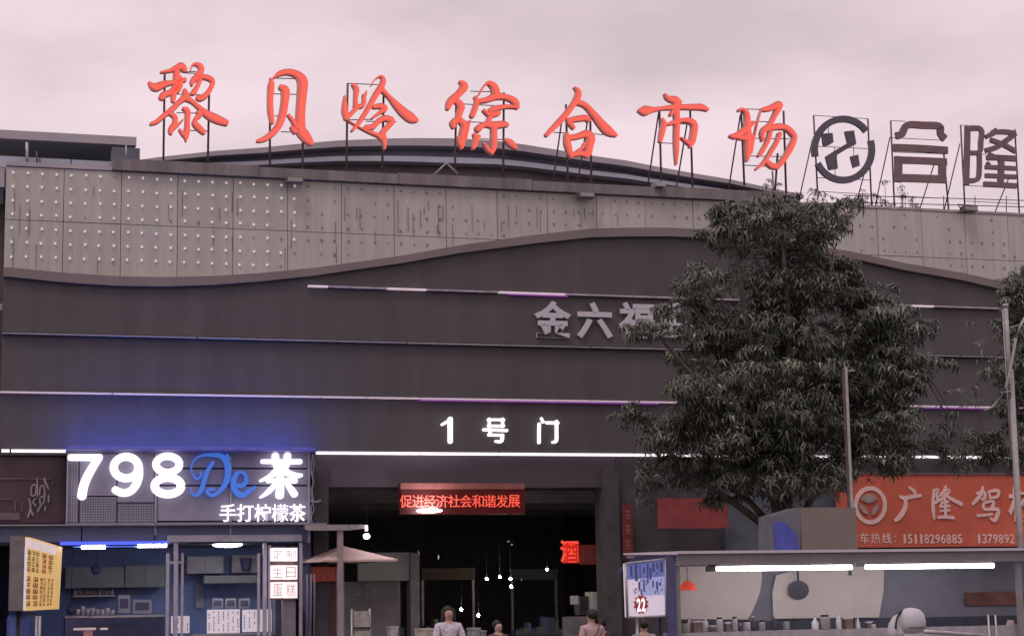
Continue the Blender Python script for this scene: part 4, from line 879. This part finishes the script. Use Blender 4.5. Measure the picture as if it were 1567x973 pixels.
spots = [(1046,951),(1055,946),(1066,949),(1079,943),(1090,956),(1101,945),(1113,951),(1124,944),(1133,956),(1143,949),(1152,945),(1166,949),(1184,943),(1203,948),(1247,944),(1262,941),(1283,939),(1297,944),(1313,946),(1330,950),(1336,957)]
for k, (a, top) in enumerate(spots):
    c_, kd = cl[(k*7+k//3) % 5]; Y = YF+.3+.4*rnd.random(); p = P(a, top, Y); w = rnd.uniform(.04,.095); h = max(p.z-zc, .1)
    lab0 = ORD[k]; lab = {'jar': 'jar', 'bottle': 'bottle', 'box': 'carton'}[kd]
    full = {'glass':'dull grey glass','steel':'pale metal','pale':'pale plastic','dark':'dark glass','brown':'small brown'}[c_]+' '+lab+', '+ORD[k]+' item from the left on the stall counter'
    t = thing('condiment_'+lab, full, lab, (p.x, Y, zc), c_+' '+lab+'s on the food stall counter')
    if kd == 'box':
        MB().box(p.x-w, p.x+w, Y-w, Y+w, zc+.001, zc+h-.03).build('body', cmats[c_], t); MB().box(p.x-w*1.05, p.x+w*1.05, Y-w*1.05, Y+w*1.05, zc+h-.029, zc+h).build('lid', cmats['pale'], t)
    elif kd == 'jar':
        MB().lathe((p.x,Y,zc+.001), [(w*.9,0),(w,.02),(w,h-.05),(w*.75,h-.02)], 10).build('body', cmats[c_], t); MB().lathe((p.x,Y,zc+h-.019), [(w*.8,0),(w*.8,.03)], 10).build('lid', BLK, t)
    else:
        MB().lathe((p.x,Y,zc+.001), [(w*.7,0),(w*.75,.02),(w*.75,h*.6),(w*.3,h*.8),(w*.28,h)], 10).build('body', cmats[c_], t); MB().lathe((p.x,Y,zc+h+.002), [(w*.33,0),(w*.33,.03)], 8).build('cap', cmats['pale'], t)
for k, a in enumerate((1512,1523)): MB().tube([P(a,940,YF+.1), (P(a,940,YF+.1).x+.02, YF+.1, 0)], .018, 6).build('chair_back_post' if False else 'thin_pole', GALV, label=('left','right')[k]+' of two thin pale poles at the right end of the food stall', cat='pole')
t = thing('beach_parasol', 'closed greyish parasol leaning at the right end of the food stall', 'parasol', (P(1547,960,YF+.3).x, YF+.3, 0))
p = P(1546,948,YF+.3); MB().lathe((p.x, p.y, 0), [(.02,.0),(.02,.4),(.12,.5),(.10,1.2),(.06,p.z)], 10).build('furled_cloth', mat('mauve_cloth', (.25,.19,.22), .8), t)
MB().tube([P(1402,965,YF-.6), P(1450,968,YF-.6), P(1510,972,YF-.6)], .035, 8).build('handle_bar', GALV, label='pale horizontal bar at the bottom edge right of the white bent back', cat='bar')

# side board of the stall with lit poster
t = thing('poster_light_box', 'lit blue and white price poster with a red 22 burst, left of the food stall', 'poster', (P(990,950,YF-.2).x, YF, 0))
Yp = YF+.15
c4 = [P(957,862,Yp), P(960,944,Yp), P(1019.5,942,Yp-.1), P(1018,855,Yp-.1)]
MB().add(c4+[v+Vector((0,.12,0)) for v in c4], [(0,1,2,3),(4,7,6,5),(0,4,5,1),(3,2,6,7),(1,5,6,2),(0,3,7,4)]).build('face', mat('poster_face', (.55,.5,.6), .4, 0, .1, 2, emit=(.62,.52,.62), es=.5), t)
m = MB(); fpatch(m, .0,.02,1,.30,-.006); m.build('blue_band', mat('poster_blue', (.12,.13,.3), .4, emit=(.1,.12,.36), es=.6), t)
m = MB(); fpatch(m, .35,.30,1,.62,-.006); m.build('lilac_band', mat('poster_lilac', (.3,.3,.5), .4, emit=(.26,.26,.5), es=.6), t)
m = MB()
for u, v0, v1, w in ((.14,.05,.25,.06),(.26,.04,.34,.07),(.36,.06,.3,.03),(.46,.1,.22,.05),(.55,.05,.4,.04),(.62,.12,.34,.05),(.70,.05,.2,.06),(.80,.05,.16,.05),(.9,.04,.22,.08),(.33,.36,.5,.05),(.45,.32,.55,.04),(.68,.36,.48,.04),(.78,.38,.52,.05),(.86,.4,.46,.05),(.38,.5,.6,.04)):
    fpatch(m, u-w/2, v0, u+w/2, v1, -.010)
m.build('headline', mat('poster_navy', (.05,.06,.16), .5, emit=(.03,.04,.12), es=.5), t)
m = MB(); cu, cvv = .36,.77; pts = []
for k in range(24): r_ = (.20 if k % 2 else .15); pts.append(fq(cu+r_*math.cos(2*math.pi*k/24), cvv+r_*.95*math.sin(2*math.pi*k/24), -.012))
m.add([fq(cu,cvv,-.012)]+pts, [(0, (k+1)%24+1, k+1) for k in range(24)]); m.build('price_burst', mat('burst_red', (.25,.04,.04), .5, emit=(.25,.03,.03), es=.4), t)
rnd = random.Random(77); m = MB()
for _ in range(46):
    u, v0 = rnd.uniform(.1,.92), rnd.uniform(.04,.56); du, dv = rnd.choice(((.05,.015),(.012,.06),(.03,.03),(-.03,.04)))
    m.add([fq(u,v0,-.014),fq(u+du,v0+dv,-.014),fq(u+du+.018,v0+dv+.006,-.014),fq(u+.018,v0+.006,-.014)],[(0,1,2,3)])
m.build('small_print', mat('poster_navy', (.05,.06,.16)), t)
for k in range(2):
    tm = text_mesh('2', 0, 1, 0, 1, 0, ext=.01, off=.03); mm_ = MB()
    mm_.add([fq(.25+k*.12+.10*v[0], .90-.24*v[2], -.018+v[1]*.5) for v in tm.v], tm.f); mm_.build('price_digit', WHT, t)
fr = MB()
for i in range(4): fr.tube([c4[i]+Vector((0,-.01,0)), c4[(i+1)%4]+Vector((0,-.01,0))], .022, 6)
fr.build('frame', GALV, t)
MB().tube([P(975,944,Yp+.05), (P(975,944,Yp).x, Yp+.05, 0)], .03).build('leg', GALV, t); MB().tube([P(1010,944,Yp+.05), (P(1010,944,Yp).x, Yp+.05, 0)], .03).build('leg', BLK, t)
xq = P(1020.5,900,YF).x
MB().box(xq, xp-.01, YF+.0, YF+.05, 0, zr-.06).build('side_board', mat('navy_board', (.075,.075,.16), .6), st)
MB().add([P(945,872,YF+.5),P(975,848,YF+.5),P(1030,848,YF-.02),P(1030,853,YF-.02),P(975,862,YF+.5),P(945,876,YF+.5)], [(0,5,4,1),(1,4,3,2)]).build('side_flap', mat('navy_board', (.075,.075,.16)), st)
# ================================================================== PEOPLE
def skin_obj(name, mt, nodes, edges, parent, sub=2):
    me = bpy.data.meshes.new(name); loc = ROOTLOC[parent.name]
    me.from_pydata([tuple(Vector(n_[0])) for n_ in nodes], edges, []); me.materials.append(mt)
    o = bpy.data.objects.new(name, me); col.objects.link(o); 
    md = o.modifiers.new('s', 'SKIN'); md.use_smooth_shade = True
    for i, n_ in enumerate(nodes): me.skin_vertices[0].data[i].radius = (n_[1], n_[2] if len(n_) > 2 else n_[1])
    me.skin_vertices[0].data[0].use_root = True
    sb = o.modifiers.new('b', 'SUBSURF'); sb.levels = sub; sb.render_levels = sub
    dg = bpy.context.evaluated_depsgraph_get(); nm = bpy.data.meshes.new_from_object(o.evaluated_get(dg)); nm.name = name
    bpy.data.objects.remove(o); o = bpy.data.objects.new(name, nm); col.objects.link(o); o.parent = parent; ROOTLOC[o.name] = loc
    return o
SKINM = mat('skin', (.42,.27,.22), .6, 0, .06, 4); HAIR = mat('dark_hair', (.02,.016,.016), .5, 0, .3, 10)
def me_skin(me):
    if not me.skin_vertices: pass
def person(lab, px, py, Y, facing, top_m, leg_m, lean=0.0, arms='down', hair='short', hh=1.66, grp=None):
    """px,py: where the top of the head is seen; facing: rotation about z (0 = facing the camera side)"""
    p = P(px, py, Y); h = hh; t = thing('person', lab, 'person', (p.x, Y, p.z-h), grp); t.location.z = 0
    s = p.z/1.66 if not lean else 1.0
    s = min(max(s, .9), 1.08)
    def L(lst): return [((Vector((a*s, b*s, c*s))), r1*s, r2*s) for a, b, c, r1, r2 in lst]
    ln = lean
    def bend(z, y=0): # forward lean above the hip
        if z <= .92: return (y, z)
        d = z-.92; return (y-d*math.sin(ln), .92+d*math.cos(ln))
    def n(x, y, z, r1, r2=None):
        yy, zz_ = bend(z, y); yy += 0
        return (x, yy, zz_, r1, r2 or r1)
    hand = {'down': [(.21,.0,1.10),(.22,-.03,.84),(.22,-.06,.76)], 'front': [(.23,-.05,1.12),(.14,-.25,1.02),(.08,-.32,1.03)]}[arms]
    B = [n(0,0,.92,.13,.11), n(0,0,1.10,.115,.095), n(0,0,1.28,.14,.10), n(0,0,1.40,.11,.08), n(0,-.005,1.46,.05), n(0,-.01,1.52,.075,.085), n(0,-.015,1.585,.08,.095), n(0,-.005,1.63,.055,.06)]
    E_ = [(0,1),(1,2),(2,3),(3,4),(4,5),(5,6),(6,7)]
    for sx in (-1, 1):
        k = len(B); B += [n(sx*.165,0,1.37,.055)]+[n(sx*a, b, c, r) for (a, b, c), r in zip(hand, (.042,.032,.03))]
        B += [n(sx*(hand[2][0]+.0), hand[2][1]-.03, hand[2][2]-.05, .026, .014)]
        E_ += [(3,k),(k,k+1),(k+1,k+2),(k+2,k+3),(k+3,k+4)]
        k = len(B); B += [(sx*.09,0,.80,.085,.085),(sx*.095,-.01,.47,.058,.058),(sx*.095,.02,.10,.04,.04),(sx*.10,-.10,.04,.04,.03)]
        E_ += [(0,k),(k,k+1),(k+1,k+2),(k+2,k+3)]
    o = skin_obj('body', SKINM, L(B), E_, t)
    T = [n(0,0,.90,.15,.125), n(0,0,1.10,.135,.115), n(0,0,1.28,.16,.12), n(0,0,1.40,.12,.09), n(0,0,1.45,.062,.062)]; TE = [(0,1),(1,2),(2,3),(3,4)]
    for sx in (-1, 1):
        k = len(T); T += [n(sx*.165,0,1.375,.072), n(sx*hand[0][0], hand[0][1], hand[0][2]+.06, .058)]; TE += [(3,k),(k,k+1)]
    skin_obj('shirt', top_m, L(T), TE, t)
    Lg = [(0,0,.90,.148,.12)]; LE = []
    for sx in (-1, 1):
        k = len(Lg); Lg += [(sx*.09,0,.78,.10,.10),(sx*.095,-.01,.47,.075,.075),(sx*.095,.02,.12,.06,.06)]; LE += [(0,k),(k,k+1),(k+1,k+2)]
    skin_obj('trousers', leg_m, L(Lg), LE, t)
    if hair:
        hy, hz = bend(1.60, .015); hm = MB(); hm.ball((0, hy*s+.022, hz*s+.012), .094*s, .098*s, .092*s, 14, 8)
        if hair == 'long':
            a, b = bend(1.47, .055); hm.ball((0, a*s, b*s), .115*s, .06*s, .19*s, 12, 8)
            for sx in (-1, 1): hm.ball((sx*.09*s, a*s-.05, b*s+.04), .032*s, .05*s, .15*s, 10, 7)
        if hair == 'bun':
            a, b = bend(1.66, .07); hm.ball((0.0, a*s, b*s), .05*s, .05*s, .045*s, 10, 6)
        hm.v = [(v[0]+ROOTLOC[t.name].x, v[1]+ROOTLOC[t.name].y, v[2]+ROOTLOC[t.name].z) for v in hm.v]; hm.build('hair', HAIR, t)
        if facing == 0:                                  # face
            fy, fz = bend(1.585, -.10)
            f1 = MB()
            for sx in (-1, 1): f1.ball((sx*.032*s, fy*s-.012, fz*s+.012), .011, .008, .007, 8, 5)
            f1.ball((0, fy*s-.012, fz*s-.055), .022, .006, .006, 8, 5)
            f1.v = [(v[0]+ROOTLOC[t.name].x, v[1]+ROOTLOC[t.name].y, v[2]+ROOTLOC[t.name].z) for v in f1.v]; f1.build('face_features', mat('feature_dark', (.10,.05,.05), .5), t)
            f2 = MB(); f2.ball((0, fy*s-.018, fz*s-.018), .014, .02, .024, 8, 6); f2.v = [(v[0]+ROOTLOC[t.name].x, v[1]+ROOTLOC[t.name].y, v[2]+ROOTLOC[t.name].z) for v in f2.v]; f2.build('nose', SKINM, t)
    t.rotation_euler = (0, 0, facing); return t
person('person with long dark hair in a pale patterned blouse, facing out in the entrance', 686, 930, -11.5, 0, mat('pale_blouse', (.5,.46,.52), .8, 0, .5, 25), mat('dark_trousers', (.04,.04,.05), .8), arms='front', hair='long')
tp = person('person in a pink shirt seen from behind, dark hair in a bun, bag strap', 905, 935, -11.5, math.pi*1.06, mat('pink_shirt', (.48,.33,.34), .8, 0, .1, 4), mat('grey_trousers', (.08,.07,.08), .8), hair='bun')
m = MB(); l0 = ROOTLOC[tp.name]; m.tube([(l0.x-.10,l0.y+.115,1.45),(l0.x-.02,l0.y+.155,1.3),(l0.x+.12,l0.y+.135,1.1),(l0.x+.17,l0.y+.08,.95)], .014, 6); m.build('bag_strap', RUST, tp)
person('person with dark hair in dark clothes, half hidden right of the pink shirt', 921, 953, -11.0, math.pi*.9, mat('dark_top', (.05,.035,.04), .8), mat('dark_trousers', (.04,.04,.05)), hair='short')
person('person with a reddish dark top low in the crowd left of the crates', 762, 962, -10.5, .3, mat('maroon_top', (.12,.06,.07), .8), mat('dark_trousers', (.04,.04,.05)), hair='short')
tw_ = person('person in white with a white helmet crossed by a dark strap, before the food stall', 1394, 943, -21.6, math.pi*.85, mat('white_top', (.55,.52,.56), .8, 0, .06, 3), mat('grey_trousers', (.08,.07,.08)), arms='front', hair=None)
l0 = ROOTLOC[tw_.name]; HM = mat('white_helmet', (.50,.475,.51), .35, 0, .04, 3); m = MB()
m.lathe((l0.x, l0.y, 1.345), [(.10,0),(.15,.03),(.17,.09),(.172,.15),(.16,.21),(.13,.26),(.085,.29),(.03,.303),(.004,.305)], 20); m.build('helmet', HM, tw_)
m = MB(); pts = []
for i in range(13): w = math.pi*(i/12); pts.append((l0.x+.06+.13*abs(math.cos(w)), l0.y+.165*math.cos(w), 1.40+.225*math.sin(w)))
m.tube(pts, .014, 6); m.build('helmet_strap', BLK, tw_)
m = MB(); m.tube([(l0.x-.02+.165*math.cos(w/9*math.pi*2), l0.y+.17*math.sin(w/9*math.pi*2), 1.42) for w in range(10)], .012, 6); m.build('helmet_rim', mat('rim_grey', (.2,.19,.21), .5), tw_)
m = MB(); m.lathe((l0.x+.15, l0.y-.02, 1.28), [(.13,0),(.14,.08),(.12,.18),(.07,.26),(.02,.29)], 14); m.build('helmet_visor', HM, tw_)
m = MB(); m.ball((l0.x, l0.y, 1.30), .16, .13, .10, 14, 8); m.build('hood_collar', mat('white_top', (.55,.52,.56)), tw_)
person('person in a dark top under the lit price poster', 985, 952, -13.0, math.pi*.95, mat('grey_patterned', (.25,.22,.25), .8, 0, .5, 18), mat('dark_trousers', (.04,.04,.05)), hair='short')
# parked things at the bottom edge
for k, (a, b, c, d, cl_, lab) in enumerate((( 543,931,565,990,(.30,.28,.26),'stack of pale goods on a stand right of the steel canopy post'),(598,958,609,990,(.35,.33,.34),'small pale box on a post between the goods stand and the pale sack'),
        (641,961,664,990,(.42,.38,.32),'cream rounded box at the bottom left of the person with long hair'),(722,960,735,990,(.25,.25,.25),'grey carton right of the person with long hair'),(736,964,744,990,(.2,.2,.2),'darker grey carton at the right end of the carton pair'))):
    Y = -11; p = P((a+c)/2, b, Y); t = thing(['goods_stand','letter_box','foam_box','carton','carton'][k], lab, ['stand','box','box','carton','carton'][k], (p.x, Y, 0))
    x0, x1 = P(a,b,Y).x, P(c,b,Y).x; mm = mat('goods_%d' % k, cl_, .7, 0, .4, 6)
    if k == 0:
        for j in range(3):
            z0 = p.z-.30-.32*j; MB().box(x0, x1, Y, Y+.35, z0, z0+.26).build('goods', mm, t); MB().box(x0-.02, x1+.02, Y-.02, Y+.37, z0-.03, z0-.001).build('shelf', BLK, t)
        for q in (x0-.03, x1+.03): MB().tube([(q, Y+.1, 0), (q, Y+.1, p.z)], .02).build('upright', GALV, t)
    else:
        h0 = p.z-.25 if k in (1,) else 0
        MB().box(x0, x1, Y, Y+.3, h0 if h0 else .0, p.z-.03).build('body', mm, t); MB().box(x0-.01, x1+.01, Y-.01, Y+.31, p.z-.029, p.z).build('lid', mm, t)
        if k == 1: MB().tube([((x0+x1)/2, Y+.15, 0), ((x0+x1)/2, Y+.15, h0)], .03).build('post', GALV, t)

# ================================================================== POLES
t = thing('thin_pole', 'tall thin grey pole with a small cross arm in front of the tree', 'pole', (P(1300,950,-10.2).x, -10.2, 0))
x = P(1303,800,-10.4).x; MB().box(x-.028, x+.028, -10.45, -10.39, 0, P(1296,562,-10.4).z).build('shaft', POLE, t)
MB().box(x-.075, x-.045, -10.45, -10.41, 0, P(1293,564,-10.4).z).build('side_shaft', RUST, t)
z = P(1298,568,-10.4).z; MB().tube([(x,-10.42,z),(x+.2,-10.42,z+.01)], .012, 5).build('cross_arm', POLE, t)
t = thing('street_lamp_post', 'pale grey lamp post with a curved arm and short rungs at the right edge', 'street lamp', (P(1555,950,-9).x, -9, 0))
YP = -9.0; x = P(1556,740,YP).x; ztop = P(1538,470,YP).z; zmid = P(1547,565,YP).z
MB().tube([(x,YP,0),(x,YP,zmid)], .062, 12).build('shaft', POLE, t); MB().tube([(x-.03,YP,zmid-.6),(x-.03,YP,ztop)], .045, 12).build('upper_shaft', POLE, t)
MB().lathe((x-.03,YP,ztop), [(.06,0),(.065,.04),(.05,.07)], 12).build('cap', POLE, t)
MB().tube([(x-.10,YP,zmid-1.8),(x-.10,YP,ztop-.05)], .014, 6).build('conduit', POLE, t)
ap_ = [(1575,475),(1562,497),(1554,520),(1549,550),(1545,570),(1540,590),(1530,610),(1518,623),(1505,628)]
MB().tube([P(a,b,YP-.15) for a, b in ap_], [.03,.03,.03,.03,.028,.026,.024,.02,.014], 8).build('curved_arm', POLE, t)
for a, b, c, d in ((1545,502,1559,497),(1547,521,1553,518),(1548,586,1538,586),(1548,598,1532,601)): MB().tube([P(a,b,YP-.08),P(c,d,YP-.15)], .014, 6).build('rung', POLE, t)

# ================================================================== TREES
def leaves(whorls, rnd, n0=6, n1=9, L=(.12,.235)):
    v = []; f = []
    for c, up in whorls:
        n = rnd.randint(n0, n1); ph = rnd.random()*6.28
        ax = (Vector((0,0,1))*.7+up*.6+Vector((rnd.uniform(-.4,.4), rnd.uniform(-.4,.4), 0))).normalized()
        a = ax.cross(Vector((1,.3,0))).normalized(); b = ax.cross(a)
        for k in range(n):
            w = ph+2*math.pi*k/n+rnd.uniform(-.25,.25); d = a*math.cos(w)+b*math.sin(w)
            l = rnd.uniform(*L); wd = l*rnd.uniform(.085,.125); s_ = d.cross(ax)
            up0 = rnd.uniform(.0,.45); p1 = c+d*l*.5+ax*l*up0*.5; p2 = c+d*l*.92+ax*l*(up0*.3-rnd.uniform(.25,.75))
            i = len(v); v += [c, p1+s_*wd, p1-s_*wd, p2]; f += [(i, i+2, i+1), (i+1, i+2, i+3)]
    return v, f
def make_tree(root, base, trunk_r, blobs, Y, dens, seed, limbs=True, core=True):
    rnd = random.Random(seed); wh = []; tips = []
    for (a, b, rx, ry, dn) in blobs:
        Yj = Y+rnd.uniform(-1.1,.9); c = P(a, b, Yj); px = (P(a+1, b, Yj)-c).length; Rx, Rz = rx*px, ry*px; Ry = min(max(Rx, Rz), 1.5)
        n = int(dens*dn*rx*ry/100)
        tips.append((c, Rx, Rz))
        subs = []
        for _ in range(max(6, int(rx*ry/330))):                 # uneven clumps inside each bough
            w = rnd.uniform(0, 6.283); t_ = math.sqrt(rnd.random())*.93; k_ = rnd.uniform(.18, .40)
            subs.append((Vector((math.cos(w)*t_, rnd.uniform(-.8,.8), math.sin(w)*t_)), k_))
        for _ in range(n):
            o_, k_ = rnd.choice(subs)
            fill = rnd.random() < .2
            if fill: o_, k_ = Vector((0,0,0)), .95
            while 1:
                q = Vector((rnd.uniform(-1,1), rnd.uniform(-1,1), rnd.uniform(-1,1)))
                if q.length < 1: break
            if not fill and rnd.random() < .5: q.z = abs(q.z); q = q.normalized()*rnd.uniform(.75,1.05)
            m_ = min(Rx, Rz)*.5+max(Rx, Rz)*.5
            p_ = c+Vector((o_.x*Rx+q.x*k_*m_, o_.y*Ry+q.y*k_*m_, o_.z*Rz+q.z*k_*(Rz if fill else m_*.6)))
            wh.append((p_, Vector((q.x, q.y, q.z+.15))))
    v, f = leaves(wh, rnd)
    # twigs from each blob heart to some whorls, limbs from trunk to blob hearts
    m = MB(); b0 = Vector(base); top = Vector((b0.x+.1, b0.y, 4.2))
    m.tube([b0, b0.lerp(top, .35)+Vector((.05,0,0)), top], [trunk_r*1.25, trunk_r, trunk_r*.8], 10).build('trunk', BARK, root)
    m = MB()
    for (c, Rx, Rz), bl in zip(tips, blobs):
        if bl[4] < .6: continue
        st_ = top if c.z > 4.8 else b0.lerp(top, .7)
        mid = st_.lerp(c, .55)+Vector((rnd.uniform(-.15,.15), rnd.uniform(-.2,.2), .1))
        m.tube([st_, mid, c], [trunk_r*.45, trunk_r*.3, trunk_r*.14], 6)
    for c, u in wh[::5]:
        h, _, _ = min([t_ for t_, bl in zip(tips, blobs) if bl[4] >= .6], key=lambda t_: (t_[0]-c).length); mid = h.lerp(c, .5)+Vector((0,0,rnd.uniform(-.1,.15)))
        m.tube([h, mid, c], [.014,.009,.004], 3, False)
    m.build('branches', BARK, root)
    MB().add(v, f).build('crown', LEAF, root)
YTR = -8.0
tree = thing('street_tree', 'large dark tree with whorls of narrow leaves hiding the facade right of centre', 'tree', (P(1200,950,YTR).x, YTR, 0))
blobs = [(1195,335,118,36,1),(1235,318,70,28,.9),(1120,345,50,26,.9),(1190,392,125,50,1.1),(1160,455,130,42,1),(1060,462,50,22,1),(1320,462,82,42,1),(1000,505,60,16,.9),(1095,530,75,42,1.1),
         (1215,520,150,70,1.2),(1350,520,80,50,1.1),(1405,560,42,26,.9),(1055,595,50,30,.9),(1150,610,130,70,1.2),(1290,600,120,70,1.2),(1370,610,55,55,1),(975,642,42,22,1),(1050,660,80,45,1.1),
         (1180,690,130,60,1.2),(1300,690,100,55,1.1),(1380,680,50,40,.8),(1010,705,48,34,1),(1100,735,95,36,1.1),(1210,735,75,36,1),(1440,660,50,28,.35),(1460,700,45,22,.4),(985,762,12,24,.45),(1090,775,22,14,.35),(1160,765,50,16,.3)]
make_tree(tree, (P(1200,950,YTR).x, YTR, 0), .2, blobs, YTR, 8.8, 3)
m = MB().tube([P(1182,262,-.3), P(1184,300,-.3), P(1188,345,-.3)], .022, 6).build('bare_stick', RUST, label='thin bare dark stick rising from the tree top under the seventh red character', cat='stick')
tree2 = thing('street_tree', 'sparse second tree whose leaves hang in at the right edge behind the lamp post', 'tree', (P(1640,950,-6).x, -6, 0))
blobs = [(1560,440,45,30,1),(1590,480,55,45,1),(1580,550,40,60,.9),(1590,630,50,60,1),(1548,685,36,30,.8),(1510,690,45,24,.6),(1520,560,26,34,.4),(1475,690,50,30,.45),(1500,520,26,30,.12),(1470,600,30,30,.12),(1660,560,60,110,1),(1600,560,42,120,1),(1562,600,26,60,.8),(1570,700,45,30,.9)]
make_tree(tree2, (P(1640,950,-6).x, -6, 0), .15, blobs, -6.0, 8, 5)
# roof plants
rp_ = thing('roof_plants', 'small bushy plants growing on the roof edge under the unlit emblem and character', 'plant', P(1350,320,1.2))
rnd = random.Random(11); wh = []; m = MB()
for _ in range(34):
    a = rnd.uniform(1305,1405); b = rnd.uniform(291,318); p = P(a, b, 1.2+rnd.uniform(-.3,.3)); wh.append((p, Vector((0,0,1)))); m.tube([p, (p.x+rnd.uniform(-.1,.1), p.y, ZT)], .008, 4)
for a, b in ((1354,281),(1380,288),(1379,300),(1341,297),(1180,275),(1190,279),(1172,282)):
    for _ in range(3): wh.append((P(a+rnd.uniform(-4,4), b+rnd.uniform(-4,4), 1.2), Vector((0,0,1))))
    m.tube([P(a,b,1.2), (P(a,b,1.2).x, 1.2, ZT)], .008, 4)
v, f = leaves(wh, rnd, 6, 8, (.09,.16)); MB().add(v, f).build('leaves', LEAF, rp_); m.build('stems', BARK, rp_)
